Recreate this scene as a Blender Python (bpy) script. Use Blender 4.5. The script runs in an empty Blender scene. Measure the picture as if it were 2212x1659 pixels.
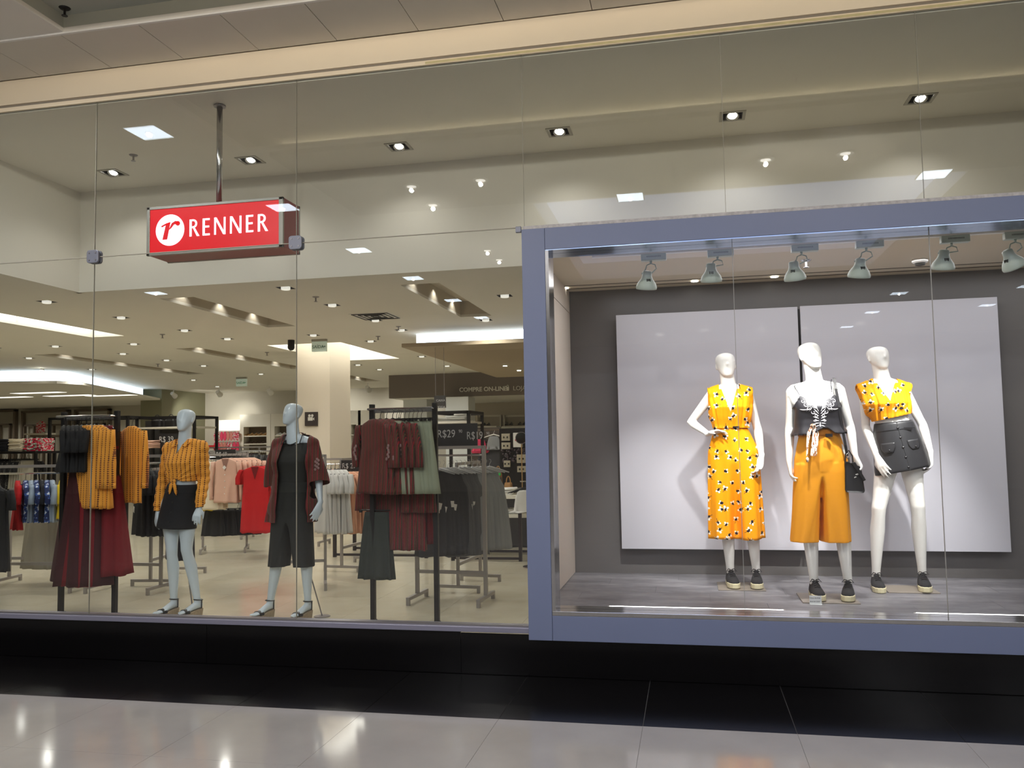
import bpy, bmesh, math, random
import numpy as np
from mathutils import Vector, Matrix, Euler

# ---------------------------------------------------------------- camera, world, exposure
SC = bpy.context.scene
COL = SC.collection
PI = math.pi
cd = bpy.data.cameras.new('camera'); CAM = bpy.data.objects.new('camera', cd); COL.objects.link(CAM)
cd.sensor_width = 36.0; cd.sensor_fit = 'HORIZONTAL'; cd.lens = 1835.0/2212.0*36.0
cd.clip_start = .05; cd.clip_end = 200
M3 = ((0.97882819, 0.03068745, 0.2023701), (0.20395594, -0.06293636, -0.97695496), (-0.01724382, 0.99754564, -0.06786277))
CAM.matrix_world = Matrix(M3).to_4x4()
CAM.matrix_world.translation = (0, -5.4655, 1.5)
SC.camera = CAM

W = bpy.data.worlds.new('world'); SC.world = W; W.use_nodes = True
W.node_tree.nodes['Background'].inputs[0].default_value = (.9, .93, 1, 1)
W.node_tree.nodes['Background'].inputs[1].default_value = .05

SC.view_settings.view_transform = 'Standard'; SC.view_settings.look = 'None'
SC.view_settings.gamma = 1; SC.view_settings.use_curve_mapping = False
SC.view_settings.exposure = 0.06
cy = SC.cycles
cy.max_bounces = 10; cy.diffuse_bounces = 4; cy.glossy_bounces = 4; cy.transmission_bounces = 4
cy.transparent_max_bounces = 24; cy.caustics_reflective = False; cy.caustics_refractive = False
cy.sample_clamp_indirect = 4; cy.use_denoising = True

def area(name, loc, size, power, color, rot=(0, 0, 0), sy=None):
    l = bpy.data.lights.new(name, 'AREA'); l.energy = power; l.color = color
    l.shape = 'RECTANGLE'; l.size = size; l.size_y = sy or size
    o = bpy.data.objects.new(name, l); COL.objects.link(o); o.location = loc; o.rotation_euler = rot
    return o
WARM = (1, .87, .70); NEUT = (1, .95, .88); COOL = (.80, .90, 1)
# store lighting

# ---------------------------------------------------------------- helpers
def srgb(c):
    return tuple(((v/255.)/12.92 if v/255. <= .04045 else (((v/255.)+.055)/1.055)**2.4) for v in c)
class N:
    """tiny node helper around one material"""
    def __init__(s, name):
        s.m = bpy.data.materials.new(name); s.m.use_nodes = True; s.nt = s.m.node_tree
        s.b = s.nt.nodes['Principled BSDF']; s.out = s.nt.nodes['Material Output']
    def n(s, t, **k):
        x = s.nt.nodes.new(t)
        for a, v in k.items(): setattr(x, a, v)
        return x
    def put(s, sock, v):
        if hasattr(v, 'is_output') or isinstance(v, bpy.types.NodeSocket): s.nt.links.new(v, sock)
        elif isinstance(v, (tuple, list)) and len(v) == 3 and sock.type == 'RGBA': sock.default_value = (*v, 1)
        else: sock.default_value = v
    def math(s, op, a, b=None, c=None, clamp=False):
        x = s.n('ShaderNodeMath', operation=op); x.use_clamp = clamp
        for i, v in enumerate((a, b, c)):
            if v is not None: s.put(x.inputs[i], v)
        return x.outputs[0]
    def mix(s, f, a, b):
        x = s.n('ShaderNodeMix', data_type='RGBA'); s.put(x.inputs[0], f); s.put(x.inputs[6], a); s.put(x.inputs[7], b)
        return x.outputs[2]
    def coord(s, kind='Object', scale=None, rot=None):
        o = s.n('ShaderNodeTexCoord').outputs[kind]
        if scale or rot:
            mp = s.n('ShaderNodeMapping'); s.nt.links.new(o, mp.inputs[0])
            if scale: mp.inputs['Scale'].default_value = scale
            if rot: mp.inputs['Rotation'].default_value = rot
            o = mp.outputs[0]
        return o
    def xyz(s, v):
        x = s.n('ShaderNodeSeparateXYZ'); s.nt.links.new(v, x.inputs[0]); return x.outputs
    def noise(s, v, scale, detail=3, rough=.5):
        x = s.n('ShaderNodeTexNoise'); s.nt.links.new(v, x.inputs['Vector'])
        x.inputs['Scale'].default_value = scale; x.inputs['Detail'].default_value = detail; x.inputs['Roughness'].default_value = rough
        return x.outputs['Fac']
    def ramp(s, f, stops, interp='LINEAR'):
        x = s.n('ShaderNodeValToRGB'); s.nt.links.new(f, x.inputs[0]); cr = x.color_ramp; cr.interpolation = interp
        while len(cr.elements) < len(stops): cr.elements.new(.5)
        for e, (p, c) in zip(cr.elements, stops): e.position = p; e.color = (*c, 1)
        return x.outputs[0]
    def bump(s, h, strength=.3, dist=.01):
        x = s.n('ShaderNodeBump'); s.put(x.inputs['Height'], h); x.inputs['Strength'].default_value = strength; x.inputs['Distance'].default_value = dist
        s.nt.links.new(x.outputs[0], s.b.inputs['Normal'])
    def set(s, **k):
        for a, v in k.items(): s.put(s.b.inputs[a.replace('_', ' ')], v)
        return s
MATS = {}
def mat(name, rgb, rough=.5, metal=0., vary=0., vscale=8., bump=0., bscale=60., bdist=.002, coat=0., emit=None, es=0., sheen=0., spec=.5):
    if name in MATS: return MATS[name]
    n = N(name); c = srgb(rgb)
    col = c
    if vary or bump:
        co = n.coord()
    if vary:
        f = n.noise(co, vscale, 4)
        col = n.ramp(f, [(.3, tuple(max(0, v*(1-vary)) for v in c)), (.7, tuple(min(1, v*(1+vary)) for v in c))])
    n.set(Base_Color=col, Roughness=rough, Metallic=metal, Coat_Weight=coat, Coat_Roughness=.06, Sheen_Weight=sheen)
    n.b.inputs['Specular IOR Level'].default_value = spec
    if bump: n.bump(n.noise(co, bscale, 3), bump, bdist)
    if emit is not None:
        n.set(Emission_Color=srgb(emit), Emission_Strength=es)
    MATS[name] = n.m
    return n.m

class G:
    """geometry collector: one instance becomes one mesh"""
    def __init__(s): s.v = []; s.f = []
    def add(s, v, f):
        b = len(s.v); s.v += [tuple(map(float, p)) for p in v]; s.f += [tuple(b+i for i in q) for q in f]; return s
    def box(s, x0, x1, y0, y1, z0, z1):
        if x0 > x1: x0, x1 = x1, x0
        if y0 > y1: y0, y1 = y1, y0
        if z0 > z1: z0, z1 = z1, z0
        return s.add([(x0,y0,z0),(x1,y0,z0),(x1,y1,z0),(x0,y1,z0),(x0,y0,z1),(x1,y0,z1),(x1,y1,z1),(x0,y1,z1)],
                     [(3,2,1,0),(4,5,6,7),(0,1,5,4),(1,2,6,5),(2,3,7,6),(3,0,4,7)])
    def loft(s, rings, cap=True, closed=True):
        n = len(rings[0]); v = [p for r in rings for p in r]; f = []
        for i in range(len(rings)-1):
            for k in range(n if closed else n-1):
                a = i*n+k; b = i*n+(k+1) % n; f.append((a, b, b+n, a+n))
        if cap:
            f.append(tuple(range(n-1, -1, -1))); f.append(tuple((len(rings)-1)*n+k for k in range(n)))
        return s.add(v, f)
    def tube(s, pts, r, n=8, cap=True, flat=1.0, up=None):
        pts = [np.array(p, float) for p in pts]
        rs = r if isinstance(r, (list, tuple)) else [r]*len(pts)
        rings = []; ref = None
        for i, p in enumerate(pts):
            d = (pts[min(i+1, len(pts)-1)]-pts[max(i-1, 0)]); d = d/(np.linalg.norm(d)+1e-9)
            if ref is None:
                ref = np.array(up if up is not None else ((0, 0, 1.) if abs(d[2]) < .8 else (0, 1., 0)))
            a = ref-d*(ref@d); a /= (np.linalg.norm(a)+1e-9); b = np.cross(d, a)
            if up is None: ref = a
            rings.append([p+rs[i]*(a*math.cos(t)*flat+b*math.sin(t)) for t in [2*PI*k/n for k in range(n)]])
        return s.loft(rings, cap)
    def cyl(s, c, r, h, n=16, r2=None):
        c = np.array(c, float); r2 = r if r2 is None else r2
        return s.loft([[(c[0]+q*math.cos(2*PI*k/n), c[1]+q*math.sin(2*PI*k/n), c[2]+z) for k in range(n)] for q, z in ((r, 0), (r2, h))])
    def lathe(s, c, prof, n=20, M=None):
        rings = []
        for r, z in prof:
            ring = [Vector((r*math.cos(2*PI*k/n), r*math.sin(2*PI*k/n), z)) for k in range(n)]
            if M is not None: ring = [M @ q for q in ring]
            rings.append([(q[0]+c[0], q[1]+c[1], q[2]+c[2]) for q in ring])
        return s.loft(rings, True)
    def ball(s, c, r, n=10, sc=(1, 1, 1)):
        prof = [(max(1e-4, math.sin(PI*i/n)), -math.cos(PI*i/n)) for i in range(n+1)]
        rings = [[(c[0]+r*sc[0]*q*math.cos(2*PI*k/(2*n)), c[1]+r*sc[1]*q*math.sin(2*PI*k/(2*n)), c[2]+r*sc[2]*z) for k in range(2*n)] for q, z in prof]
        return s.loft(rings, True)
    def prism(s, poly, o, ax, ay, d):
        """polygon (2D) placed at o with axes ax, ay, extruded along d"""
        o, ax, ay, d = (Vector(q) for q in (o, ax, ay, d)); n = len(poly)
        v = [o+ax*p[0]+ay*p[1] for p in poly]+[o+ax*p[0]+ay*p[1]+d for p in poly]
        return s.add(v, [tuple(range(n))[::-1], tuple(range(n, 2*n))]+[(i, (i+1) % n, n+(i+1) % n, n+i) for i in range(n)])
    def quad(s, a, b, c, d): return s.add([a, b, c, d], [(0, 1, 2, 3)])

def wloc(o):
    l = Vector((0, 0, 0))
    while o: l += o.location; o = o.parent
    return l
def obj(name, g, m, parent=None, smooth=False, bevel=0, solid=0, label=None, kind=None, recalc=True):
    me = g
    if isinstance(g, G):
        me = bpy.data.meshes.new(name); me.from_pydata(g.v, [], g.f); me.update()
        if recalc:
            bm = bmesh.new(); bm.from_mesh(me); bmesh.ops.recalc_face_normals(bm, faces=bm.faces); bm.to_mesh(me); bm.free()
    if parent is not None:
        l = wloc(parent)
        if l.length > 0: me.transform(Matrix.Translation(-l))
    if m is not None:
        me.materials.clear(); me.materials.append(m)
    if smooth: me.polygons.foreach_set('use_smooth', [True]*len(me.polygons))
    o = bpy.data.objects.new(name, me); COL.objects.link(o)
    if parent is not None: o.parent = parent
    if bevel:
        b = o.modifiers.new('bevel', 'BEVEL'); b.width = bevel; b.segments = 2; b.limit_method = 'ANGLE'
    if solid:
        b = o.modifiers.new('solid', 'SOLIDIFY'); b.thickness = solid; b.offset = -1
    if label: o['label'] = label
    if kind: o['kind'] = kind
    return o
def tag(o, label, cat, group=None, kind=None):
    o['label'] = label; o['category'] = cat
    if group: o['group'] = group
    if kind: o['kind'] = kind
    return o
def thing(name, label, cat, loc=(0, 0, 0), group=None, rz=0):
    o = bpy.data.objects.new(name, None); COL.objects.link(o); o.location = loc; o.rotation_euler = (0, 0, rz); o.empty_display_size = .1
    return tag(o, label, cat, group)
def struct(name, g, m, parent=None, **k):
    return obj(name, g, m, parent, kind=(None if parent else 'structure'), **k)
def kids(o): return [c for c in COL.objects if c.parent == o]
def dup(root, loc, rz=0, label=None, group=None, scale=None, ch=None):
    r = root.copy(); COL.objects.link(r); r.location = loc; r.rotation_euler = (0, 0, rz)
    if scale: r.scale = scale
    if label: r['label'] = label
    if group: r['group'] = group
    for c in (ch if ch is not None else root.children):
        d = c.copy(); COL.objects.link(d); d.parent = r
        for e in c.children:
            q = e.copy(); COL.objects.link(q); q.parent = d
    return r
def text_g(body, size, o, ax, ay, depth=.003, align='LEFT', bold=0., xs=1.0):
    """lettering as mesh: o origin, ax reading direction, ay up"""
    cu = bpy.data.curves.new('t', 'FONT'); cu.body = body; cu.size = size; cu.extrude = depth/2; cu.align_x = align; cu.offset = bold
    cu.resolution_u = 3
    to = bpy.data.objects.new('t', cu); COL.objects.link(to)
    dg = bpy.context.evaluated_depsgraph_get()
    me = bpy.data.meshes.new_from_object(to.evaluated_get(dg)); bpy.data.objects.remove(to); bpy.data.curves.remove(cu)
    ax, ay = Vector(ax), Vector(ay); nz = ax.cross(ay)
    g = G(); g.add([Vector(o)+ax*v.co.x*xs+ay*v.co.y+nz*v.co.z for v in me.vertices], [tuple(p.vertices) for p in me.polygons])
    bpy.data.meshes.remove(me)
    return g
def blob(g, voxel=.006, smooth=4, name='b'):
    """fuse closed overlapping solids into one continuous skin"""
    me = bpy.data.meshes.new(name); me.from_pydata(g.v, [], g.f); me.update()
    bm = bmesh.new(); bm.from_mesh(me); bmesh.ops.recalc_face_normals(bm, faces=bm.faces); bm.to_mesh(me); bm.free()
    o = bpy.data.objects.new(name, me); COL.objects.link(o)
    r = o.modifiers.new('r', 'REMESH'); r.mode = 'VOXEL'; r.voxel_size = voxel
    if smooth:
        s = o.modifiers.new('s', 'SMOOTH'); s.factor = .5; s.iterations = smooth
    dg = bpy.context.evaluated_depsgraph_get()
    out = bpy.data.meshes.new_from_object(o.evaluated_get(dg)); bpy.data.objects.remove(o); bpy.data.meshes.remove(me)
    return out
def displace(me, fn):
    n = len(me.vertices); co = np.empty(n*3); no = np.empty(n*3)
    me.vertices.foreach_get('co', co); me.vertices.foreach_get('normal', no)
    co = co.reshape(-1, 3); no = no.reshape(-1, 3)
    co = co+no*fn(co, no)[:, None]
    me.vertices.foreach_set('co', co.ravel()); me.update(); return me
def carve(me, planes, kill):
    bm = bmesh.new(); bm.from_mesh(me)
    for co, no in planes:
        bmesh.ops.bisect_plane(bm, geom=bm.verts[:]+bm.edges[:]+bm.faces[:], plane_co=co, plane_no=no, dist=1e-5)
    dead = [f for f in bm.faces if kill(f.calc_center_median())]
    bmesh.ops.delete(bm, geom=dead, context='FACES'); bm.to_mesh(me); bm.free(); me.update(); return me
def glass_mat(name, tint, refl=1.0, base=.04):
    if name in MATS: return MATS[name]
    n = N(name); n.nt.nodes.remove(n.b)
    ge = n.n('ShaderNodeNewGeometry'); d = n.n('ShaderNodeVectorMath', operation='DOT_PRODUCT')
    n.nt.links.new(ge.outputs['Incoming'], d.inputs[0]); n.nt.links.new(ge.outputs['Normal'], d.inputs[1])
    c = n.math('ABSOLUTE', d.outputs['Value']); p = n.math('POWER', n.math('SUBTRACT', 1.0, c), 5.0)
    f = n.math('MULTIPLY_ADD', p, (1-base)*refl, base*refl, clamp=True)
    t = n.n('ShaderNodeBsdfTransparent'); t.inputs[0].default_value = (*tint, 1)
    g = n.n('ShaderNodeBsdfGlossy'); g.inputs['Roughness'].default_value = 0.0; g.inputs[0].default_value = (1, 1, 1, 1)
    mx = n.n('ShaderNodeMixShader'); n.put(mx.inputs[0], f)
    n.nt.links.new(t.outputs[0], mx.inputs[1]); n.nt.links.new(g.outputs[0], mx.inputs[2]); n.nt.links.new(mx.outputs[0], n.out.inputs[0])
    MATS[name] = n.m; return n.m

# ---------------------------------------------------------------- materials of the shell
m_ceil = mat('painted_ceiling', (234, 230, 220), .85, vary=.02, vscale=1.5)
m_soff = mat('soffit_panel', (224, 218, 206), .8, vary=.03, vscale=2)
m_beam = mat('cream_beam', (250, 234, 206), .6, vary=.02, vscale=1)
m_wall = mat('store_wall', (206, 200, 186), .8, vary=.03, vscale=.8)
m_dark = mat('black_metal', (26, 23, 24), .45, .3)
m_frame = mat('blue_grey_panel', (118, 127, 155), .42, .0, vary=.03, vscale=1.2, spec=.4)
m_chrome = mat('brushed_chrome', (200, 200, 200), .16, 1.0, vary=.04, vscale=30)
m_steel = mat('grey_steel', (150, 146, 148), .38, .75)
m_white = mat('white_paint', (235, 233, 228), .5)
m_beige = mat('beige_side_panel', (218, 207, 194), .6, vary=.02, vscale=2)
m_glassL = glass_mat('clear_glass', (.95, .965, .955), 1.15)
m_glassD = glass_mat('display_glass', (.985, .99, .985), .7)
def emis(name, rgb, s):
    if name in MATS: return MATS[name]
    n = N(name); n.set(Base_Color=(.8, .8, .8), Roughness=.6, Emission_Color=srgb(rgb), Emission_Strength=s); MATS[name] = n.m; return n.m
e_led = emis('led_white', (225, 240, 255), 10)
e_lamp = emis('lamp_white', (255, 250, 240), 6)
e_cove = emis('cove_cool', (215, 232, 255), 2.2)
e_covew = emis('cove_warm', (255, 246, 232), 1.6)
e_sky = emis('luminous_ceiling', (188, 205, 255), 1.6)
m_gran = mat('black_granite', (13, 12, 13), .16, 0, spec=.35)
m_grout = mat('grey_grout', (120, 118, 116), .8)
n = N('mall_tile'); co = n.coord(); f = n.noise(co, 2.2, 4)
n.set(Base_Color=n.ramp(f, [(.3, srgb((154, 150, 147))), (.7, srgb((166, 162, 158)))]), Roughness=.09); n.b.inputs['Specular IOR Level'].default_value = .45
m_mtile = n.m
n = N('store_tile'); co = n.coord(); f = n.noise(co, 3, 5)
n.set(Base_Color=n.ramp(f, [(.3, srgb((204, 195, 172))), (.7, srgb((213, 205, 184)))]), Roughness=.16); n.b.inputs['Specular IOR Level'].default_value = .4
m_stile = n.m
n = N('grey_plank'); co = n.coord(scale=(1.2, 5, 1)); f = n.noise(co, 1.6, 7, .62); f2 = n.noise(n.coord(), 14, 3)
f3 = n.math('MULTIPLY_ADD', f2, .25, n.math('MULTIPLY', f, .8))
n.set(Base_Color=n.ramp(f3, [(.3, srgb((88, 86, 90))), (.52, srgb((122, 120, 124))), (.75, srgb((156, 154, 158)))]), Roughness=.38)
m_plank = n.m
n = N('dark_grey_wall'); co = n.coord(); f = n.noise(co, 1.3, 3)
sp = n.noise(n.coord(scale=(1, 1, 2.2)), 42, 2, .4)
zz = n.xyz(n.coord())[2]; low = n.math('LESS_THAN', zz, .16)
chips = n.math('MULTIPLY', n.math('GREATER_THAN', sp, .70), low)
n.set(Base_Color=n.mix(chips, n.ramp(f, [(.3, srgb((98, 95, 94))), (.7, srgb((108, 105, 103)))]), srgb((215, 215, 210))), Roughness=.34)
m_dgrey = n.m
m_panelw = mat('satin_white_panel', (196, 195, 203), .36, vary=.01, vscale=2, coat=.22)
m_yel = mat('aged_sealant', (214, 200, 150), .6, vary=.12, vscale=9)

def holes_slab(g, X0, X1, Y0, Y1, z0, z1, holes):
    ys = sorted(set([Y0, Y1]+[min(max(v, Y0), Y1) for h in holes for v in (h[2], h[3])]))
    for a, b in zip(ys[:-1], ys[1:]):
        if b-a < 1e-5: continue
        m = (a+b)/2; hs = sorted([(h[0], h[1]) for h in holes if h[2] < m < h[3]]); x = X0
        for h in hs:
            if h[0] > x: g.box(x, h[0], a, b, z0, z1)
            x = max(x, h[1])
        if x < X1: g.box(x, X1, a, b, z0, z1)
def recess(x0, x1, y0, y1, z0, z1, g=None, t=.012):
    g = g or G()
    g.box(x0-t, x0, y0-t, y1+t, z0, z1); g.box(x1, x1+t, y0-t, y1+t, z0, z1)
    g.box(x0, x1, y0-t, y0, z0, z1); g.box(x0, x1, y1, y1+t, z0, z1); g.box(x0-t, x1+t, y0-t, y1+t, z1, z1+t)
    return g

# ---------------------------------------------------------------- floors
fl = struct('floor', G().box(-26, 16, -20, .02, -.12, -.006).box(-26, 16, .02, 18, -.12, -.006), m_grout)
TX = [-5.0+.785*i for i in range(-2, 12)]
TX = [-7.36, -6.575, -5.79, -5.0, -4.21, -3.41, -2.62, -1.84, -1.06, -.285, .49, 1.275, 2.06, 2.85, 3.64]
for a, b in zip(TX[:-1], TX[1:]):
    obj('black_tile', G().box(a+.002, b-.002, -.858, -.032, -.02, 0), m_gran, fl)
    obj('border_tile', G().box(a+.002, b-.002, -.03, .0, -.02, 0), m_gran, fl)
ROWS = [-.86, -1.66, -2.46]
for r0, r1 in zip(ROWS[1:], ROWS[:-1]):
    for a, b in zip(TX[:-1], TX[1:]):
        obj('floor_tile', G().box(a+.0008, b-.0008, r0+.0008, r1-.0008, -.02, 0), m_mtile, fl)
obj('floor_field', G().box(-26, 16, -20, -2.46, -.02, 0).box(-26, TX[0], -2.46, -.86, -.02, 0).box(TX[-1], 16, -2.46, -.86, -.02, 0), m_mtile, fl)
obj('dark_border', G().box(-26, TX[0], -.86, 0, -.02, 0).box(TX[-1], 16, -.86, 0, -.02, 0), m_gran, fl)
SX = [-8.6+.8*i for i in range(11)]; SY = [.12+.8*i for i in range(8)]
for a, b in zip(SX[:-1], SX[1:]):
    for c, d in zip(SY[:-1], SY[1:]):
        obj('store_tile', G().box(a+.001, min(b, -1.05)-.001, c+.001, d-.001, -.02, 0), m_stile, fl)
g = G().box(-26, SX[0], .12, 18, -.02, 0).box(SX[0], 4, SY[-1], 18, -.02, 0).box(-.6, 4, .12, SY[-1], -.02, 0)
obj('store_floor_field', g, m_stile, fl)

# ---------------------------------------------------------------- plinth, sill
pl = G(); PXs = [-26, -8.8, -6.98, -5.15, -3.33, -1.5, .32, 2.15, 3.98, 16]
plinth = struct('baseboard_front', G().box(-26, 16, .0, .1, 0, .235), m_gran)
for a, b in zip(PXs[:-1], PXs[1:]):
    obj('granite_panel', G().box(a+.0015, b-.0015, -.012, 0, 0.003, .27 if b < -1.2 else .262), m_gran, plinth)
struct('trim_1', G().box(-9, -1.04, -.03, .1, .272, .307), mat('sill_grey', (150, 148, 165), .4, .4), bevel=.003)

# ---------------------------------------------------------------- glass wall of the shop (panes are parts of the windows)
gt = .006
JX = [-9.0, -7.6, -5.9, -4.277, -2.662, -1.03]
w1 = struct('window_1', G().box(-9, -1.03, -.012, .022, .300, .318), m_steel)
g = .0015
for a, b in zip(JX[:-1], JX[1:]):
    obj('pane', G().box(a+g, b-g, -.004, .006, .312, 2.918), m_glassL, w1)
UX = JX+[.27, 1.437, 2.72, 4.3]
for a, b in zip(UX[:-1], UX[1:]):
    obj('pane', G().box(a+g, b-g, -.004, .006, 2.922, 4.11), m_glassL, w1)
# seal beads along the glass edges
m_bead = mat('edge_seal', (165, 160, 146), .5)
sb = G()
for x in JX[1:-1]: sb.box(x-.0011, x+.0011, -.005, .007, .312, 2.918)
for x in UX[1:-1]: sb.box(x-.0011, x+.0011, -.005, .007, 2.922, 4.11)
sb.box(-9, -1.06, -.005, .007, 2.9175, 2.9225)
obj('seal_bead', sb, m_bead, w1)
m_fit = mat('patch_fitting_grey', (128, 130, 142), .45, .35)
def fitting(x, z, w, lab):
    t = thing('glass_clamp', lab, 'glass clamp', (x, -.02, z))
    gg = G(); hw = w/2; c = .022
    poly = []
    for sx, sz, a0 in ((1, 1, 0), (-1, 1, 90), (-1, -1, 180), (1, -1, 270)):
        for k in range(5):
            a = math.radians(a0+22.5*k); poly.append((sx*(hw-c)+c*math.cos(a), sz*(hw-c)+c*math.sin(a)))
    gg.prism(poly, (x, -.026, z), (1, 0, 0), (0, 0, 1), (0, .02, 0))
    obj('clamp_plate', gg, m_fit, t, bevel=.004)
    gg = G().prism(poly, (x, .008, z), (1, 0, 0), (0, 0, 1), (0, .02, 0)); obj('back_plate', gg, m_fit, t, bevel=.004)
    for sx in (-1, 1):
        for sz in (-1, 1):
            obj('screw', G().prism([(.006*math.cos(PI*k/4), .006*math.sin(PI*k/4)) for k in range(8)], (x+sx*hw*.55, -.029, z+sz*hw*.55), (1, 0, 0), (0, 0, 1), (0, .004, 0)), m_steel, t)
fitting(-4.277, 2.92, .098, 'grey four-screw glass clamp left of the red sign')
fitting(-2.662, 2.92, .098, 'grey four-screw glass clamp at the lower right corner of the red sign')
t = thing('corner_clamp', 'small grey corner clamp at the top left of the display frame', 'glass clamp', (-1.06, -.02, 2.91))
obj('clamp_plate', G().box(-1.085, -1.048, -.03, -.008, 2.882, 2.922), m_fit, t, bevel=.003)

# ---------------------------------------------------------------- mall side ceiling and beam
beam = struct('trim_2', G().box(-26, 16, .0, .30, 4.13, 4.6), m_beam)
obj('beam_face', G().box(-26, 16, -.022, 0, 4.145, 4.335), m_beam, beam, bevel=.002)
obj('glazing_channel', G().box(-26, 16, -.014, 0, 4.098, 4.128), m_beam, beam)
obj('sealant_strip', G().box(-1.7, 16, -.0165, -.0142, 4.103, 4.119), m_yel, beam)
obj('shadow_gap', G().box(-26, 16, -.010, 0, 4.128, 4.145), mat('shadow_gap_grey', (150, 140, 125), .8), beam)
mc = struct('ceiling_mall', None, None) if False else None
g = G()
RB = (-4.10, 9, -1.88, -.575)          # cove-lit bay along the facade
SK = (-1.75, 3.05, -9.3, -4.40)        # luminous ceiling
holes_slab(g, -26, 16, -20, -.56, 4.345, 4.375, [RB, SK])
mc = struct('ceiling_mall', g, m_ceil)
g = G(); recess(RB[0], RB[1], RB[2]-.36, RB[3], 4.375, 4.46, g); obj('bay_recess', g, mat('bay_grey_green', (176, 178, 166), .85), mc)
obj('cove_light', G().box(RB[0]+.3, RB[1]-.1, RB[2]-.28, RB[2]-.24, 4.38, 4.40), emis('cove_amber', (255, 232, 208), 18), mc)
g = G(); recess(SK[0], SK[1], SK[2], SK[3], 4.375, 4.66, g); obj('skylight_well', g, m_white, mc)
obj('luminous_panel', G().box(SK[0], SK[1], SK[2], SK[3], 4.64, 4.655), e_sky, mc)
so = G().box(-26, 16, -.56, -.003, 4.352, 4.42)
soff = struct('ceiling_soffit', so, mat('soffit_gap', (120, 112, 102), .9))
PJ = [-4.143+.6*i for i in range(-7, 13)]
for a, b in zip(PJ[:-1], PJ[1:]):
    dz = random.Random(int(a*10)).uniform(-.0015, .0015)
    obj('ceiling_panel', G().box(a+.0025, b-.0025, -.552, -.022, 4.34+dz, 4.352), m_soff, soff, bevel=.0015)
obj('edge_trim', G().box(-26, 16, -.574, -.554, 4.334, 4.47), m_white, soff)
# lower dropped part of the mall ceiling further back with round downlights
g = G(); holes_slab(g, -3.9, 7, -4.2, -1.96, 4.30, 4.355, [])
obj('dropped_soffit', g, mat('soffit_taupe', (170, 162, 150), .8), mc)
# mall shell behind the viewer
struct('wall_mall_back', G().box(-26, 16, -20.1, -20, 0, 4.5), mat('mall_wall', (190, 182, 172), .7))
struct('wall_mall_left', G().box(-26.1, -26, -20, 18, 0, 4.7), m_wall)
struct('wall_mall_right', G().box(16, 16.1, -20, .3, 0, 4.7), m_wall)
struct('wall_front_left', G().box(-26, -9, -.0, .2, 0, 4.2), m_wall)
struct('wall_front_right', G().box(4.3, 16, .0, .2, .0, 4.2), m_wall)

def spot(name, loc, power, col, ang, blend=.5, size=.05, rot=None, target=None):
    l = bpy.data.lights.new(name, 'SPOT'); l.energy = power; l.color = col; l.spot_size = math.radians(ang); l.spot_blend = blend; l.shadow_soft_size = size
    o = bpy.data.objects.new(name, l); COL.objects.link(o); o.location = loc
    if target is not None: o.rotation_euler = (Vector(target)-Vector(loc)).to_track_quat('-Z', 'Y').to_euler()
    return o
def round_light(x, y, z, lab):
    t = thing('round_downlight', lab, 'ceiling light', (x, y, z), 'round downlights of the mall ceiling')
    obj('trim_ring', G().lathe((x, y, z), [(.085, 0), (.085, -.012), (.06, -.012), (.055, .0)], 20), m_white, t)
    obj('lamp', G().cyl((x, y, z-.010), .05, .004, 18), e_lamp, t)
    pl = bpy.data.lights.new('round_beam', 'POINT'); pl.energy = 42; pl.color = (1, .93, .83); pl.shadow_soft_size = .02; po = bpy.data.objects.new('round_beam', pl); COL.objects.link(po); po.location = (x, y, z-.05)
for x, y in ((-2.88, -3.22), (-2.1, -3.2), (-2.87, -3.98), (.84, -3.29), (1.6, -3.29)):
    round_light(x, y, 4.30, 'round recessed mall downlight mirrored in the upper glass')
for x, y in ((-2.85, -6.66), (-2.82, -7.33)): round_light(x, y, 4.345, 'round recessed mall downlight mirrored in the upper glass')
def led_panel(x, y, z=4.345, s=.29):
    t = thing('led_panel', 'square white LED ceiling panel mirrored in the shop glass', 'ceiling light', (x, y, z), 'square LED panels of the mall ceiling')
    h = s/2
    obj('panel_frame', G().box(x-h-.012, x+h+.012, y-h-.012, y+h+.012, z-.012, z), m_white, t)
    obj('diffuser', G().box(x-h, x+h, y-h, y+h, z-.016, z-.012), e_led, t)
    spot('panel_beam', (x, y, z-.03), 86, (.98, .98, 1), 166, .4, .02)
for x, y in ((-4.68, -1.2), (-4.66, -3.74), (-4.65, -6.1), (-4.56, -8.33), (-4.53, -10.73), (-4.55, -13.2), (-.58, -4.24), (2.66, -4.24), (3.9, -4.6), (6.54, -14.8), (4.21, -15.1), (4.1, -17.7), (6.5, -12.4), (4.2, -12.5), (-9.5, -3.74), (-9.5, -8.33), (9.5, -4.6), (9.5, -9)):
    led_panel(x, y, z=4.30 if abs(y+4.24) < .01 else 4.345)
def sprinkler(x, y, z, grp='ceiling sprinklers', lab='small ceiling sprinkler with a round escutcheon', m=None):
    t = thing('sprinkler', lab, 'sprinkler', (x, y, z), grp)
    m = m or m_steel
    obj('escutcheon', G().lathe((x, y, z), [(.038, 0), (.03, -.008), (.012, -.012)], 14), m, t)
    obj('sprinkler_head', G().tube([(x, y, z), (x, y, z-.05)], .008, 6).lathe((x, y, z-.055), [(.02, 0), (.02, .003)], 10), m, t)
sprinkler(-2.2, -1.68, 4.46, 'sprinklers of the mall ceiling', 'mall ceiling sprinkler mirrored in the upper glass')
sprinkler(.95, -1.68, 4.46, 'sprinklers of the mall ceiling', 'mall ceiling sprinkler mirrored in the upper glass')
sprinkler(-4.02, -.66, 4.46, 'mall sprinkler', 'dark sprinkler on the grey bay of the mall ceiling, top left of the photo', m_dark)

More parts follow.
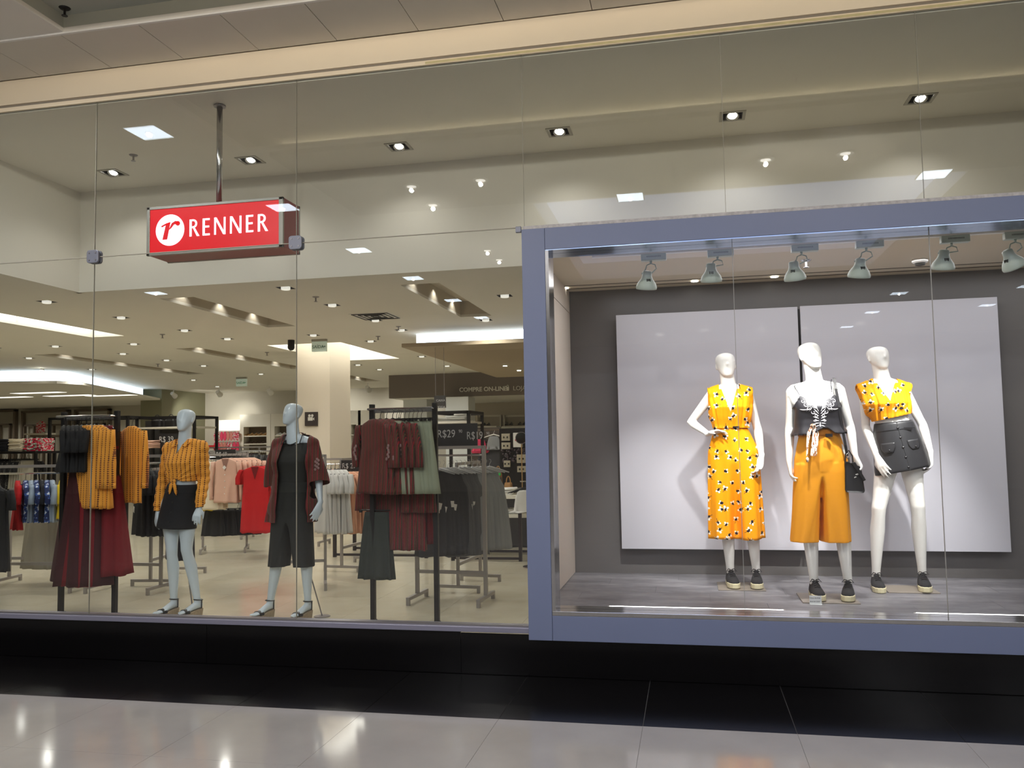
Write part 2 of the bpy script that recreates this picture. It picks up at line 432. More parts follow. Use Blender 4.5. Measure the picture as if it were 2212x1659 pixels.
# ---------------------------------------------------------------- shop shell
Z1, Z2, YB = 4.09, 3.07, 1.92
front_x = [-5.232, -3.82, -2.405, -.99, .42, 1.83]
DL = [(x, 1.45) for x in front_x]
store_dl = [(-6.64, 2.29), (-6.64, 3.5), (-6.6, 4.75), (-6.55, 5.75), (-3.9, 2.3), (-3.89, 3.41), (-3.86, 4.68), (-3.86, 5.67), (-2.52, 5.73) and (-2.52, 5.1),
            (-4.72, 6.73), (-8.16, 5.85), (-9.16, 6.96), (-9.4, 5.71), (-5.22, 5.78), (-6.37, 10.3), (-6.35, 11.44), (-9.15, 9.34), (-9.15, 8.15),
            (-9.4, 3.4), (-10.8, 4.6), (-11, 7), (-11.5, 9.2), (-9.1, 11.5), (-8.9, 13.4), (-11.3, 12.4), (-6.4, 13.6), (-12, 14.6), (-1.9, 3.4), (-4.7, 9.2), (-4.8, 11.2)]
H1 = [(x-.078, x+.078, y-.078, y+.078) for x, y in DL]
H2 = [(x-.078, x+.078, y-.078, y+.078) for x, y in store_dl]
SL = [(-5.43, -5.03, 2.48, 4.84), (-2.76, -2.36, 2.48, 4.75), (-7.95, -7.55, 6.6, 10.6), (-10.55, -10.15, 6.6, 11), (-4.9, -4.5, 9.6, 12.4) and (-7.9, -7.5, 11.4, 14.6)]
ST = (-8.2, -7.68, .6, 4.98)
HALO = (-6.42, -5.19, 6.69, 9.4)
g = G(); holes_slab(g, -5.95, 4.3, .02, YB, Z1, Z1+.05, H1); hc = struct('ceiling_high', g, m_ceil)
g = G().box(-6.0, -5.95, .02, YB+.05, Z2, Z1+.05); struct('wall_bulkhead_left', g, m_ceil)
g = G().box(-6.0, 4.3, YB, YB+.06, Z2, Z1+.05); struct('wall_bulkhead', g, m_ceil)
g = G(); holes_slab(g, -26, -.93, YB+.06, 18, Z2, Z2+.03, H2+SL+[ST, HALO]); g.box(-26, -5.95, .2, YB, Z2, Z2+.03) if False else None
holes_slab(g, -26, -6.0, .02, YB+.06, Z2, Z2+.03, [ST]); lc = struct('ceiling_low', g, m_ceil)
m_slot = mat('slot_grey', (200, 190, 172), .8)
for s_ in SL:
    obj('light_slot', recess(s_[0], s_[1], s_[2], s_[3], Z2+.03, Z2+.20), m_slot, lc)
obj('light_slot', recess(ST[0], ST[1], ST[2], ST[3], Z2+.03, Z2+.16), m_white, lc)
obj('slot_tube', G().box(ST[0]+.02, ST[1]-.02, ST[2]+.02, ST[3]-.02, Z2+.10, Z2+.12), emis('strip_light', (255, 250, 240), 3), lc)
obj('column_recess', recess(HALO[0], HALO[1], HALO[2], HALO[3], Z2+.03, Z2+.26), m_white, lc)
obj('recess_glow', G().box(HALO[0]+.02, HALO[1]-.02, HALO[2]+.02, HALO[3]-.02, Z2+.22, Z2+.24), emis('halo_glow', (255, 250, 240), 4), lc)
struct('wall_store_back', G().box(-26, 4.3, 17, 17.1, 0, 3.1), m_wall)
struct('wall_store_right', G().box(-.93, -.87, YB+.06, 17, 0, Z2), m_wall)
# square gimbal downlights
e_gim = emis('gimbal_lamp', (255, 253, 250), 30)
dlt = thing('square_downlight', 'x', 'ceiling light', (0, 0, 0))
w = .078
fr = G()
for a, b, c, d in ((-w-.024, w+.024, -w-.024, -w), (-w-.024, w+.024, w, w+.024), (-w-.024, -w, -w, w), (w, w+.024, -w, w)): fr.box(a, b, c, d, -.006, .004)
obj('trim_frame', fr, mat('downlight_frame', (176, 172, 162), .45), dlt)
obj('housing', recess(-w+.005, w-.005, -w+.005, w-.005, .001, .12, t=.004), mat('housing_black', (18, 17, 17), .6), dlt)
Mt = Euler((math.radians(-24), 0, 0)).to_matrix()
obj('reflector', G().lathe((0, .004, -.004), [(.030, .045), (.042, .02), (.052, .0), (.050, -.004), (.038, .004), (.02, .025)], 20, Mt), m_chrome, dlt, smooth=True)
obj('lamp', G().lathe((0, .004, -.006), [(.033, .006), (.024, -.001), (.001, -.003)], 16, Mt), e_gim, dlt)
dl2 = thing('square_downlight', 'square recessed downlight in the low shop ceiling', 'ceiling light', (store_dl[0][0], store_dl[0][1], Z2), 'square downlights in the low ceiling')
for nm_, me_, mm_ in (('trim_frame', dlt.children[0].data, None), ('housing', dlt.children[1].data, None)):
    q_ = bpy.data.objects.new(nm_, me_); COL.objects.link(q_); q_.parent = dl2
q_ = obj('lamp', G().lathe((0, 0, -.012), [(.046, .03), (.046, .0), (.040, -.006), (.001, -.008)], 18), emis('dull_lamp', (255, 250, 238), .75), None); q_.parent = dl2; ch2 = list(dl2.children)
NTH = ['leftmost', 'second from the left', 'third from the left', 'fourth from the left', 'third from the right' , 'rightmost']
NTH = ['leftmost', 'second from left', 'third from left', 'fourth from left', 'fifth from left', 'rightmost']
ch = list(dlt.children)
lerp_ = lambda a, b, t: a+(b-a)*t
for i, (x, y) in enumerate(DL):
    lab = NTH[i]+' square gimbal downlight in the high ceiling behind the glass'
    if i == 0: dlt.location = (x, y, Z1); dlt['label'] = lab; dlt['group'] = 'square downlights in the high ceiling'
    else: dup(dlt, (x, y, Z1), label=lab, group='square downlights in the high ceiling', ch=ch)
    spot('downlight_beam', (x, y, Z1-.02), 15, NEUT, 130, .7)
for i, (x, y) in enumerate(store_dl):
    if i: dup(dl2, (x, y, Z2), ch=ch2)
    spot('downlight_beam', (x, y, Z2-.02), 60, (1, .965, .91), 156, .6)
for s_ in SL:
    for k in range(3):
        spot('slot_beam', (s_[0]+.07, lerp_(s_[2], s_[3], (k+.5)/3.), Z2+.19), 3.0, NEUT, 120, .6, .02)
# ceiling furniture
for x, y in ((-4.74, 1.07),): sprinkler(x, y, Z1, 'shop sprinklers', 'sprinkler on the high ceiling left of the red sign', m_steel)
for x, y in ((-3.83, 2.85), (-7.1, 5.0), (-3.77, 5.3), (-9.7, 8.7), (-6.9, 7.6), (-8.3, 12.0), (-4.4, 6.2), (-10.3, 5.6)):
    sprinkler(x, y, Z2, 'sprinklers of the low ceiling', 'sprinkler on the low shop ceiling')
t = thing('air_diffuser', 'square air diffuser in the low ceiling beyond the red sign', 'air vent', (-3.72, 4.33, Z2))
g = G()
for s_ in (.23, .17, .11, .05):
    for a in ((-s_, s_, -s_, -s_+.012), (-s_, s_, s_-.012, s_), (-s_, -s_+.012, -s_, s_), (s_-.012, s_, -s_, s_)): g.box(-3.72+a[0], -3.72+a[1], 4.33+a[2], 4.33+a[3], Z2-.012, Z2+.0)
obj('grille', g, m_dark, t); obj('frame_plate', G().box(-3.97, -3.47, 4.08, 4.58, Z2-.004, Z2), m_white, t)
# round column
col = struct('wall_column', G().box(-6.38, -5.8, 7.66, 8.53, 0, Z2+.25), mat('column_cream', (214, 202, 184), .7))
t = thing('cctv_notice', 'small dark square video surveillance sign on the cream column', 'sign', (-6.120,7.650,1.935))
c0 = Vector((-6.120,7.650,1.935))
obj('sign_plate', G().box(c0.x-.112, c0.x+.112, 7.63, 7.66, c0.z-.115, c0.z+.115), mat('notice_brown', (52, 42, 40), .4), t, bevel=.003)
g = G()
for dx in (-.028, .022): g.prism([(.022*math.cos(PI*k/8), .022*math.sin(PI*k/8)) for k in range(16)], (c0.x+dx, 7.628, c0.z+.055), (1, 0, 0), (0, 0, 1), (0, .003, 0))
g.box(c0.x-.055, c0.x+.03, 7.628, 7.631, c0.z-.028, c0.z+.03)
g.prism([(0, -.006), (.024, -.026), (.024, .024), (0, .006)], (c0.x+.033, 7.628, c0.z), (1, 0, 0), (0, 0, 1), (0, .003, 0))
obj('camera_symbol', g, mat('notice_print', (205, 200, 190), .6), t)
# hanging dropped slab on the right with lit gap, far fascia with lettering, left cool cove
sl = struct('ceiling_slab', G().box(-3.77, -.93, 5.42, 11.2, 2.80, 2.85), mat('slab_tan', (176, 160, 136), .8))
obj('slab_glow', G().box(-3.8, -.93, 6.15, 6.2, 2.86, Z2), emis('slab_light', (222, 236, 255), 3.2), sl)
g = G()
struct('ceiling_rear', G().box(-6.71, -.93, 13.1, 17, 2.54, 2.60), m_ceil)
fa = struct('wall_fascia', G().box(-6.71, -.93, 13.0, 13.1, 2.54, Z2), mat('fascia_taupe', (120, 110, 102), .7))
g = text_g('COMPRE ON-LINE', .135, (-5.039,12.990,2.642), (1, 0, 0), (0, 0, 1), .01, bold=.004)
m_let = mat('lettering_white', (230, 228, 220), .5)
obj('lettering', g, m_let, fa)
g = text_g('LOJAS', .135, (-3.804,12.990,2.642), (1, 0, 0), (0, 0, 1), .01)
obj('lettering', g, m_let, fa)
q = Vector((-3.952,12.990,2.646)); g = G().box(q.x-.055, q.x-.03, 12.98, 12.99, q.z-.01, q.z+.10).box(q.x-.055, q.x+.0, 12.98, 12.99, q.z+.08, q.z+.10)
g.box(q.x-.0, q.x+.06, 12.98, 12.99, q.z-.01, q.z+.075)
g.tube([(q.x+.03+.022*math.cos(a), 12.985, q.z+.075+.04*math.sin(a)) for a in [PI*k/8 for k in range(9)]], .006, 6)
obj('bag_symbol', g, m_let, fa)
# left cove: lit fascia over a lower ceiling
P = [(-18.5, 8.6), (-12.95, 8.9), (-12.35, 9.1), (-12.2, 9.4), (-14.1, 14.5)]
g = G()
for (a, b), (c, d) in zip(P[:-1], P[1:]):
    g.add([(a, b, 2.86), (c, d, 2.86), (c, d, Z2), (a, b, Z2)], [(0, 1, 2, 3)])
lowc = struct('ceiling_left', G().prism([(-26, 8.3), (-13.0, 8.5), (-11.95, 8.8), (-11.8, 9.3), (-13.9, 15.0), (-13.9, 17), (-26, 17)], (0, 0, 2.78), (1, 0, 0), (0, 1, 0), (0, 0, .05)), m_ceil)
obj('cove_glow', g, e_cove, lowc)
for px_, py_ in (((185, 847)), ((15, 857)), ((330, 852)), ((90, 848)), ((60, 861)), ((250, 857))):
    pass
for cc in ((-14.094,10.804,2.780), (-14.238,11.945,2.780), (-15.903,11.894,2.780), (-13.457,12.381,2.780)):
    x, y, z = cc
    t = thing('ceiling_troffer', 'long white ceiling troffer in the lower ceiling at the far left', 'ceiling light', (x, y, 2.78), 'troffers of the lower left ceiling')
    obj('troffer_frame', G().box(x-.62, x+.62, y-.17, y+.17, 2.765, 2.78), m_white, t); obj('diffuser', G().box(x-.6, x+.6, y-.15, y+.15, 2.76, 2.765), e_covew, t)
for cc in ((-14.5, 11.5), (-18, 12.5), (-16, 15.5), (-20, 15.5)): spot('troffer_beam', (cc[0], cc[1], 2.75), 60, NEUT, 160, .5, .2)
for cc in ((-13.2, 15.0), (-9.5, 15.4), (-7.4, 15.4)): spot('wall_washer', (cc[0], cc[1], 2.9), 90, NEUT, 110, .8, .05, target=(cc[0], 17, 1.6))
for cc in ((-3.0, 8.0), (-2.2, 10.5), (-4.5, 15.2), (-2.5, 15)): spot('slab_beam', (cc[0], cc[1], 2.76 if cc[1] < 11 else 3.0), 36, NEUT, 150, .8, .05)
struct('wall_pier', G().box(-14.45, -13.82, 14.9, 17, 0, Z2), mat('pier_olive', (140, 138, 112), .7))
# exit signs
m_sig = mat('exit_sign_face', (205, 212, 200), .4, emit=(190, 210, 190), es=.25)
m_grn = mat('exit_green', (30, 90, 60), .5); m_grn2 = mat('exit_green_bright', (60, 160, 100), .5)
for c_, lab, hh in (((-5.339,6.250,2.966), 'hanging exit sign reading SAIDA beside the cream column', m_grn), ((-9.897,12.100,2.950), 'far hanging exit sign reading SAIDA above the back racks', m_grn2)):
    c = Vector(c_); t = thing('exit_sign', lab, 'sign', c); s_ = .27 if c.y < 8 else .30
    obj('sign_body', G().box(c.x-s_*.43, c.x+s_*.43, c.y-.02, c.y+.02, c.z-s_*.30, c.z+s_*.26), m_sig, t, bevel=.003)
    obj('mounting', G().box(c.x-s_*.43, c.x+s_*.43, c.y-.025, c.y+.025, c.z+s_*.26, Z2), mat('sign_mount', (175, 172, 160), .6), t)
    g = text_g('SAÍDA', s_*.25, (c.x-s_*.40, c.y-.021, c.z-s_*.12), (1, 0, 0), (0, 0, 1), .002)
    q = c+Vector((s_*.28, -.022, -.008)); g.box(q.x-.02, q.x+.02, q.y, q.y+.002, q.z-.003, q.z+.003); g.prism([(0, .014), (.018, 0), (0, -.014)], (q.x+.012, q.y, q.z), (1, 0, 0), (0, 0, 1), (0, .002, 0))
    obj('lettering', g, hh, t)
c = Vector((-5.768,6.200,2.984)); t = thing('security_camera', 'black dome security camera under the ceiling left of the exit sign', 'camera', (c.x, c.y, Z2))
obj('camera_bracket', G().cyl((c.x, c.y, c.z-.01), .05, Z2-c.z+.01, 14), m_dark, t); obj('camera_dome', G().ball((c.x, c.y, c.z-.02), .052, 8), m_dark, t, smooth=True)
for uv, nm in (((-8.003,3.400,3.383), 'a'), ((-12.209,8.700,3.007), 'b')):
    c = Vector(uv); t = thing('spotlight', 'bright ceiling spotlight seen %s' % ('near the left edge under the low ceiling' if nm == 'a' else 'over the cool lit cove far left'), 'spotlight', (c.x, c.y, Z2))
    obj('bracket', G().tube([(c.x, c.y, Z2), (c.x, c.y, c.z+.03)], .012, 8), m_white, t)
    obj('lamp_head', G().tube([(c.x-.03, c.y+.05, c.z+.05), (c.x, c.y, c.z)], [.035, .05], 14), m_white, t)
    obj('lamp', G().tube([(c.x, c.y, c.z), (c.x+.004, c.y-.006, c.z-.006)], .042, 14), emis('bright_lamp', (255, 250, 235), 60), t)
for uv in ((-3.028,8.599,2.800), (-2.989,9.609,2.800)):
    c = Vector(uv); t = thing('slab_spotlight', 'bright small spotlight under the tan ceiling slab', 'spotlight', c, 'spotlights under the tan slab')
    obj('trim_ring', G().lathe(c, [(.05, 0), (.05, -.01), (.035, -.01)], 14), m_white, t); obj('lamp', G().cyl((c.x, c.y, c.z-.016), .032, .006, 12), emis('bright_lamp', (255, 250, 235), 60), t)

# ---------------------------------------------------------------- lit hanging shop sign
sx0, sx1, sy0, sy1, sz0, sz1 = -4.125, -3.015, .12, .40, 3.03, 3.40
PA, PB = (-3.932,0.120,3.302), (-2.827,0.120,2.942)
sx0, sx1, sz0 = PA[0], PB[0], (-3.920,0.120,2.932)[2]; sz1 = PA[2]
t = thing('illuminated_sign', 'red illuminated hanging sign reading RENNER with round r logo', 'sign', ((sx0+sx1)/2, .26, sz0))
m_al = mat('sign_aluminium', (168, 165, 158), .4, .6)
m_red = mat('sign_red', (208, 14, 30), .3, emit=(225, 10, 28), es=.55)
m_redd = mat('sign_red_unlit', (150, 50, 55), .35)
m_sw = mat('sign_white', (250, 240, 250), .4, emit=(250, 242, 255), es=1.15)
hf = .022
g = G()
for y0, y1 in ((sy0, sy0+.02), (sy1-.02, sy1)):
    g.box(sx0, sx1, y0, y1, sz0, sz0+hf).box(sx0, sx1, y0, y1, sz1-hf, sz1).box(sx0, sx0+.026, y0, y1, sz0, sz1).box(sx1-.034, sx1, y0, y1, sz0, sz1)
obj('sign_frame', g, m_al, t, bevel=.003)
obj('sign_face', G().box(sx0+.024, sx1-.03, sy0+.006, sy0+.012, sz0+.02, sz1-.02), m_red, t)
obj('sign_case', G().box(sx0+.01, sx1-.004, sy0+.013, sy1-.003, sz0+.004, sz1-.004), m_redd, t)
hgt = sz1-sz0; yy = sy0+.004
q0 = (-3.739,0.124,3.117); R = .118
cx_, cz_ = q0[0], q0[2]
obj('logo_disc', G().prism([(R*math.cos(2*PI*k/40), R*1.0*math.sin(2*PI*k/40)) for k in range(40)], (cx_, yy, cz_), (1, 0, 0), (0, 0, 1), (0, .003, 0)), m_sw, t)
# italic r : slanted stem, serif, arched ear with ball
g = G()
def st(poly): g.prism(poly, (cx_, yy-.003, cz_), (1, 0, 0), (0, 0, 1), (0, .003, 0))
st([(-.060, -.070), (-.022, -.070), (.004, .060), (-.030, .052)])
st([(-.072, .034), (-.030, .052), (.004, .060), (-.004, .040), (-.040, .036), (-.066, .024)])
st([(-.010, .000), (.016, .050), (.046, .066), (.070, .060), (.078, .040), (.034, .040), (.010, .012)])
st([(.066+.018*math.cos(2*PI*k/14), .046+.018*math.sin(2*PI*k/14)) for k in range(14)])
obj('logo_letter', g, m_red, t)
# RENNER in humanist capitals
def letters(word, o, h, gap):
    g = G(); x = 0; s_ = h*.125
    def P(poly): g.prism([(x+a*h, b*h) for a, b in poly], (o[0], o[1], o[2]), (1, 0, 0), (0, 0, 1), (0, .003, 0))
    t_ = .14
    for c in word:
        if c == 'R':
            P([(0, 0), (t_, 0), (t_, 1), (0, 1)])
            N_ = 10; cyc = [(.24+.25*math.cos(a), .745+.255*math.sin(a)) for a in [PI/2-PI*k/N_ for k in range(N_+1)]]
            cin = [(.22+.15*math.cos(a), .745+.155*math.sin(a)) for a in [PI/2-PI*k/N_ for k in range(N_+1)]]
            for i in range(N_): P([cyc[i], cyc[i+1], cin[i+1], cin[i]])
            P([(t_, 1), (.25, 1), (.25, .90), (t_, .90)]); P([(t_, .59), (.25, .59), (.25, .49), (t_, .49)])
            P([(.20, .52), (.34, .50), (.64, 0), (.47, 0)]); w_ = .66
        elif c == 'E':
            P([(0, 0), (t_, 0), (t_, 1), (0, 1)]); P([(t_, 0), (.46, 0), (.46, .11), (t_, .11)]); P([(t_, .46), (.42, .46), (.42, .57), (t_, .57)]); P([(t_, .89), (.45, .89), (.45, 1), (t_, 1)]); w_ = .56
        else:
            P([(0, 0), (.115, 0), (.115, 1), (0, 1)]); P([(.60, 0), (.715, 0), (.715, 1), (.60, 1)]); P([(0, 1), (.15, 1), (.715, 0), (.565, 0)]); w_ = .82
        x += w_*h
        x += gap
    return g
l0 = (-3.578,0.124,3.057); l1 = (-2.945,0.124,3.049)
hh = .128
obj('sign_lettering', letters('RENNER', (l0[0], yy, l0[2]), hh, (l1[0]-l0[0]-hh*4.06)/5.0), m_sw, t)
obj('suspension_pole', G().tube([(-3.418, .26, sz1-.01), (-3.418, .26, Z1)], .022, 16), m_chrome, t, smooth=True)
obj('pole_collar', G().lathe((-3.418, .26, Z1), [(.045, 0), (.045, -.012), (.024, -.014)], 18), m_steel, t)

# ---------------------------------------------------------------- display window box
FX0, FX1, FZ0, FZ1 = -1.042, 4.3, .236, 2.895
IX0, IZ0, IZ1 = -.888, .392, 2.752
fy0, fy1 = -.045, .05
df = struct('window_2', G().box(FX0, FX1, .045, .05, FZ0, IZ0-.02).box(FX0, FX1, .045, .05, IZ1+.02, FZ1).box(FX0, IX0-.02, .045, .05, FZ0, FZ1), m_frame)
obj('frame_stile', G().box(FX0, IX0-.001, fy0, .045, FZ0, FZ1), m_frame, df, bevel=.002)
obj('frame_header', G().box(IX0+.001, FX1, fy0, .045, IZ1, FZ1), m_frame, df, bevel=.002)
obj('frame_bottom', G().box(IX0+.001, FX1, fy0, .045, FZ0, IZ0), m_frame, df, bevel=.002)
obj('cap_strip', G().box(FX0+.01, FX1, -.04, .02, FZ1, FZ1+.022), mat('worn_white', (190, 186, 184), .7, vary=.2, vscale=40), df)
g = G().box(IX0, FX1, fy0+.001, .16, IZ0, IZ0+.028); obj('chrome_sill', g, m_chrome, df, bevel=.002)
g = G().box(IX0, IX0+.022, fy0+.006, .16, IZ0+.028, IZ1); obj('chrome_jamb', g, m_chrome, df)
g = G().box(IX0, FX1, fy0+.004, .20, IZ1-.006, IZ1-.0005); obj('chrome_header', g, mat('chrome_blue', (170, 190, 215), .22, 1.0), df)
PJX = [IX0+.022, .305, 1.47, 2.64, 4.3]
for a, b in zip(PJX[:-1], PJX[1:]): obj('pane', G().box(a+.001, b-.001, .06, .070, IZ0+.028, IZ1-.006), m_glassD, df)
g = G()
for x in PJX[1:-1]: g.box(x-.0015, x+.0015, .059, .071, IZ0+.028, IZ1-.006)
obj('seal_bead', g, mat('clear_seal', (160, 158, 152), .5), df)
ZF, ZC, YW = .38, 2.79, 1.82
dfl = struct('floor_display', G().box(-.99, 4.3, .10, YW+.02, .0, ZF-.004), m_dark)
random.seed(5)
ys = [.05, .30, .60, .90, 1.20, 1.50, YW]
for r, (a, b) in enumerate(zip(ys[:-1], ys[1:])):
    x = -.99-(.37*r) % .9
    while x < 4.3:
        x2 = x+.92
        X0, X1 = max(x, -.99), min(x2, 4.3)
        if X1 > X0+.02: obj('plank', G().box(X0+.0006, X1-.0006, a+.0006, b-.0006, ZF-.012, ZF+random.uniform(-.0004, .0004)), m_plank, dfl)
        x = x2
sw = struct('wall_display_left', G().box(-1.03, -.992, .05, YW, 0, 2.93), m_beige)
obj('side_panel', G().box(-.992, -.985, .10, YW-.004, ZF+.004, 2.60), m_beige, sw)
obj('side_panel', G().box(-.992, -.985, .10, YW-.004, 2.606, ZC), m_beige, sw)
obj('panel_gap', G().box(-.992, -.990, .10, YW-.004, 2.60, 2.606), m_dark, sw)
struct('wall_display_back', G().box(-1.0, 4.3, YW, YW+.04, ZF, ZC+.1), m_dgrey)
struct('wall_display_right', G().box(4.3, 4.34, .05, YW, 0, ZC+.1), m_beige)
g = G().box(-.99, 4.3, .16, 1.50, ZC, ZC+.05); dc = struct('ceiling_display', g, mat('display_ceiling', (215, 205, 182), .7))
obj('ceiling_step', G().box(-.99, 4.3, 1.50, 1.508, ZC-.004, ZC+.1), mat('groove', (90, 82, 70), .8), dc)
obj('ceiling_step', G().box(-.99, 4.3, 1.508, 1.66, ZC+.004, ZC+.05), mat('display_ceiling', (0, 0, 0)), dc)
obj('ceiling_step', G().box(-.99, 4.3, 1.66, 1.666, ZC-.002, ZC+.1), MATS['groove'], dc)
obj('ceiling_step', G().box(-.99, 4.3, 1.666, YW, ZC+.004, ZC+.05), MATS['display_ceiling'], dc)
# two satin back panels with a dark gap
pl_ = struct('trim_3', G().box(-.56, 2.36, 1.745, YW, .62, 2.54), m_dark)
obj('back_panel', G().box(-.578, .893, 1.72, 1.745, .595, 2.556), m_panelw, pl_, bevel=.002)
obj('back_panel', G().box(.913, 2.378, 1.72, 1.745, .595, 2.560), m_panelw, pl_, bevel=.002)
# floor light strips
for x0, x1, lab in ((-.56, .56, 'left long white light strip set in the display floor by the glass'), (1.36, 2.5, 'right long white light strip set in the display floor by the glass')):
    t = thing('floor_light', lab, 'floor light', ((x0+x1)/2, .30, ZF))
    obj('housing', G().box(x0-.012, x1+.012, .235, .365, ZF, ZF+.004), m_white, t)
    obj('diffuser', G().box(x0, x1, .245, .355, ZF+.004, ZF+.007), emis('floor_strip', (255, 252, 248), 5), t)
# track with six spotlights
tr = thing('light_track', 'white ceiling track carrying the display spotlights', 'light track', (1.5, .35, ZC))
obj('track_rail', G().box(-.62, 3.4, .33, .37, ZC-.028, ZC), m_white, tr, bevel=.002)
m_sp = mat('spot_frost', (190, 203, 194), .4, spec=.4); m_slit = mat('slit_black', (14, 16, 14), .5)
heads = [((-0.252,0.360,2.585), (-0.201,0.350,2.741), (-.25, 1.5, .9), 0), ((0.178,0.360,2.612), (0.243,0.350,2.748), (.32, 1.35, 1.15), 0), ((0.714,0.360,2.593), (0.783,0.350,2.742), (.70, 1.1, 1.05), 0),
         ((1.121,0.360,2.588), (1.185,0.350,2.735), (.95, .95, .9), 0), ((1.627,0.360,2.612), (1.697,0.350,2.749), (1.48, 1.35, 1.1), 0), ((2.020,0.360,2.594), (2.067,0.350,2.743), (1.55, 1.4, .8), 0)]
tilt = [(-.10, .0), (.0, .0), (.10, 0), (-.08, 0), (-.05, 0), (.5, 0)]
for i, (h, a, tg, _) in enumerate(heads):
    h, a = Vector(h), Vector(a); zr = ZC-.028
    t = thing('track_spotlight', NTH[i]+' frosted spotlight on the display window track', 'spotlight', (a.x, .35, ZC-.03), 'track spotlights over the mannequins')
    ab = obj('driver_box', G().box(a.x-.085, a.x+.085, .325, .375, zr-.045, zr-.0), m_sp, t, bevel=.004)
    obj('vent_slots', sum_g := G(), m_slit, ab) if False else None
    g = G()
    for k in range(14): g.box(a.x-.045+k*.007, a.x-.0425+k*.007, .3235, .326, zr-.024, zr-.014)
    obj('vent', g, m_slit, ab)
    px, pz = a.x-.02, zr-.045
    g = G().tube([(px, .35, pz), (px, .35, pz-.02)], .008, 8)
    for s_ in (-1, 1):
        g.tube([(px, .35, pz-.018), (px+s_*.028, .35, pz-.028), (px+s_*.036, .35, pz-.055), (h.x+s_*.034, .35, h.z+.045)], .0042, 6)
    obj('yoke', g, m_sp, t, smooth=True)
    d = Vector((tilt[i][0]*1.0, .30, -1)).normalized(); rot = d.to_track_quat('-Z', 'Y').to_matrix()
    top = h-d*.055
    prof = [(.022, .066), (.031, .060), (.033, .03), (.040, .012), (.062, -.018), (.072, -.045), (.070, -.058), (.060, -.058), (.052, -.040)]
    hd = obj('lamp_head', G().lathe(h, prof, 24, rot), m_sp, t, smooth=True)
    g = G()
    for k in (-1, 0, 1):
        v = [Vector((x_, -.040-(.0 if z_ < 0 else -.004), z_)) for x_, z_ in ((k*.010-.0028, -.012), (k*.010+.0028, -.012), (k*.010+.0028, .016), (k*.010-.0028, .016))]
        w_ = [Vector((p.x, p.y-.010, p.z)) for p in v]
        pts = [tuple(h+rot@p) for p in v+w_]; g.add(pts, [(0, 1, 2, 3), (7, 6, 5, 4), (0, 4, 5, 1), (1, 5, 6, 2), (2, 6, 7, 3), (3, 7, 4, 0)])
    obj('slit', g, m_slit, hd)
    src = h+d*.060
    obj('lamp', G().lathe(h+d*.044, [(.040, .0), (.03, -.006), (.001, -.008)], 16, rot), emis('spot_lamp', (255, 252, 245), 12), t)
    spot('spot_beam', tuple(h+d*.078), (125, 120, 150, 125, 190, 60)[i], (1, .985, .965), (50, 50, 48, 50, 50, 50)[i], 1.0, .025, target=tg)
t = thing('smoke_detector', 'white round smoke detector on the display window ceiling', 'smoke detector', (1.703,1.205,2.790))
q = Vector((1.703,1.205,2.790)); obj('detector_base', G().lathe(q, [(.055, 0), (.055, -.02), (.045, -.03)], 20), m_white, t, smooth=False); obj('detector_cap', G().lathe(q-Vector((0, 0, .03)), [(.036, 0), (.034, -.015), (.02, -.018)], 16), mat('vent_dark', (60, 58, 52), .6), t)
sprinkler(*(0.876,0.996,2.790), 'display sprinkler', 'chrome sprinkler on the display ceiling between the spotlights', m_chrome)
for uv in ((-0.990,1.801,2.790), (0.711,1.916,2.790), (0.082,1.833,2.790)):
    x, y, z = uv; y = min(y, 1.60)
    t = thing('small_downlight', 'tiny round downlight at the back of the display ceiling', 'ceiling light', (x, y, ZC), 'tiny downlights of the display ceiling')
    obj('lamp', G().cyl((x, y, ZC-.004), .03, .004, 14), e_lamp, t)
area('display_fill', (1.4, 1.0, ZC-.01), 4.2, 26, (.98, .97, 1), sy=.9)

# ---------------------------------------------------------------- mannequins
V = lambda *a: np.array(a, float)
def nrm(v): v = np.array(v, float); return v/(np.linalg.norm(v)+1e-9)
def lerp(a, b, t): return a+(b-a)*t
def interp_pts(P, t):
    """catmull-rom through P at parameter t (0..len-1)"""
    n = len(P)-1; t = min(max(t, 0), n-1e-6); i = int(t); u = t-i
    p0 = P[i-1] if i > 0 else 2*P[0]-P[1]; p3 = P[i+2] if i+2 <= n else 2*P[n]-P[n-1]; p1, p2 = P[i], P[i+1]
    return .5*((2*p1)+(-p0+p2)*u+(2*p0-5*p1+4*p2-p3)*u*u+(-p0+3*p1-3*p2+p3)*u**3)
# torso sections: (spine parameter, half width, half depth, forward shift)   0 crotch 1 hip 2 waist 3 bust 4 shoulder line 5 neck base
TORSO = [(-.25, .07, .07, 0), (0, .150, .098, 0), (.45, .168, .110, 0), (.8, .170, .110, 0), (1.1, .163, .104, 0), (1.5, .135, .092, 0), (1.85, .117, .085, 0), (2.1, .116, .084, 0),
         (2.45, .127, .090, .004), (2.75, .137, .100, .012), (3.0, .143, .110, .020), (3.3, .148, .098, .012), (3.6, .152, .080, .0), (3.85, .140, .066, -.004), (4.1, .105, .056, -.004), (4.5, .062, .050, -.002)]
def frame_at(J, t):
    P = J['spine']; c = interp_pts(P, max(t, 0))
    if t < 0: c = P[0]+(P[0]-interp_pts(P, .3))*(-t/.3)
    w = min(max(t/4., 0), 1); lat = nrm(lerp(J['pax'], J['sax'], w))
    fwd = np.cross(V(0, 0, 1), lat); fwd = nrm(fwd)
    return c, lat, -fwd          # fwd points to the camera (-y) for lat=+x
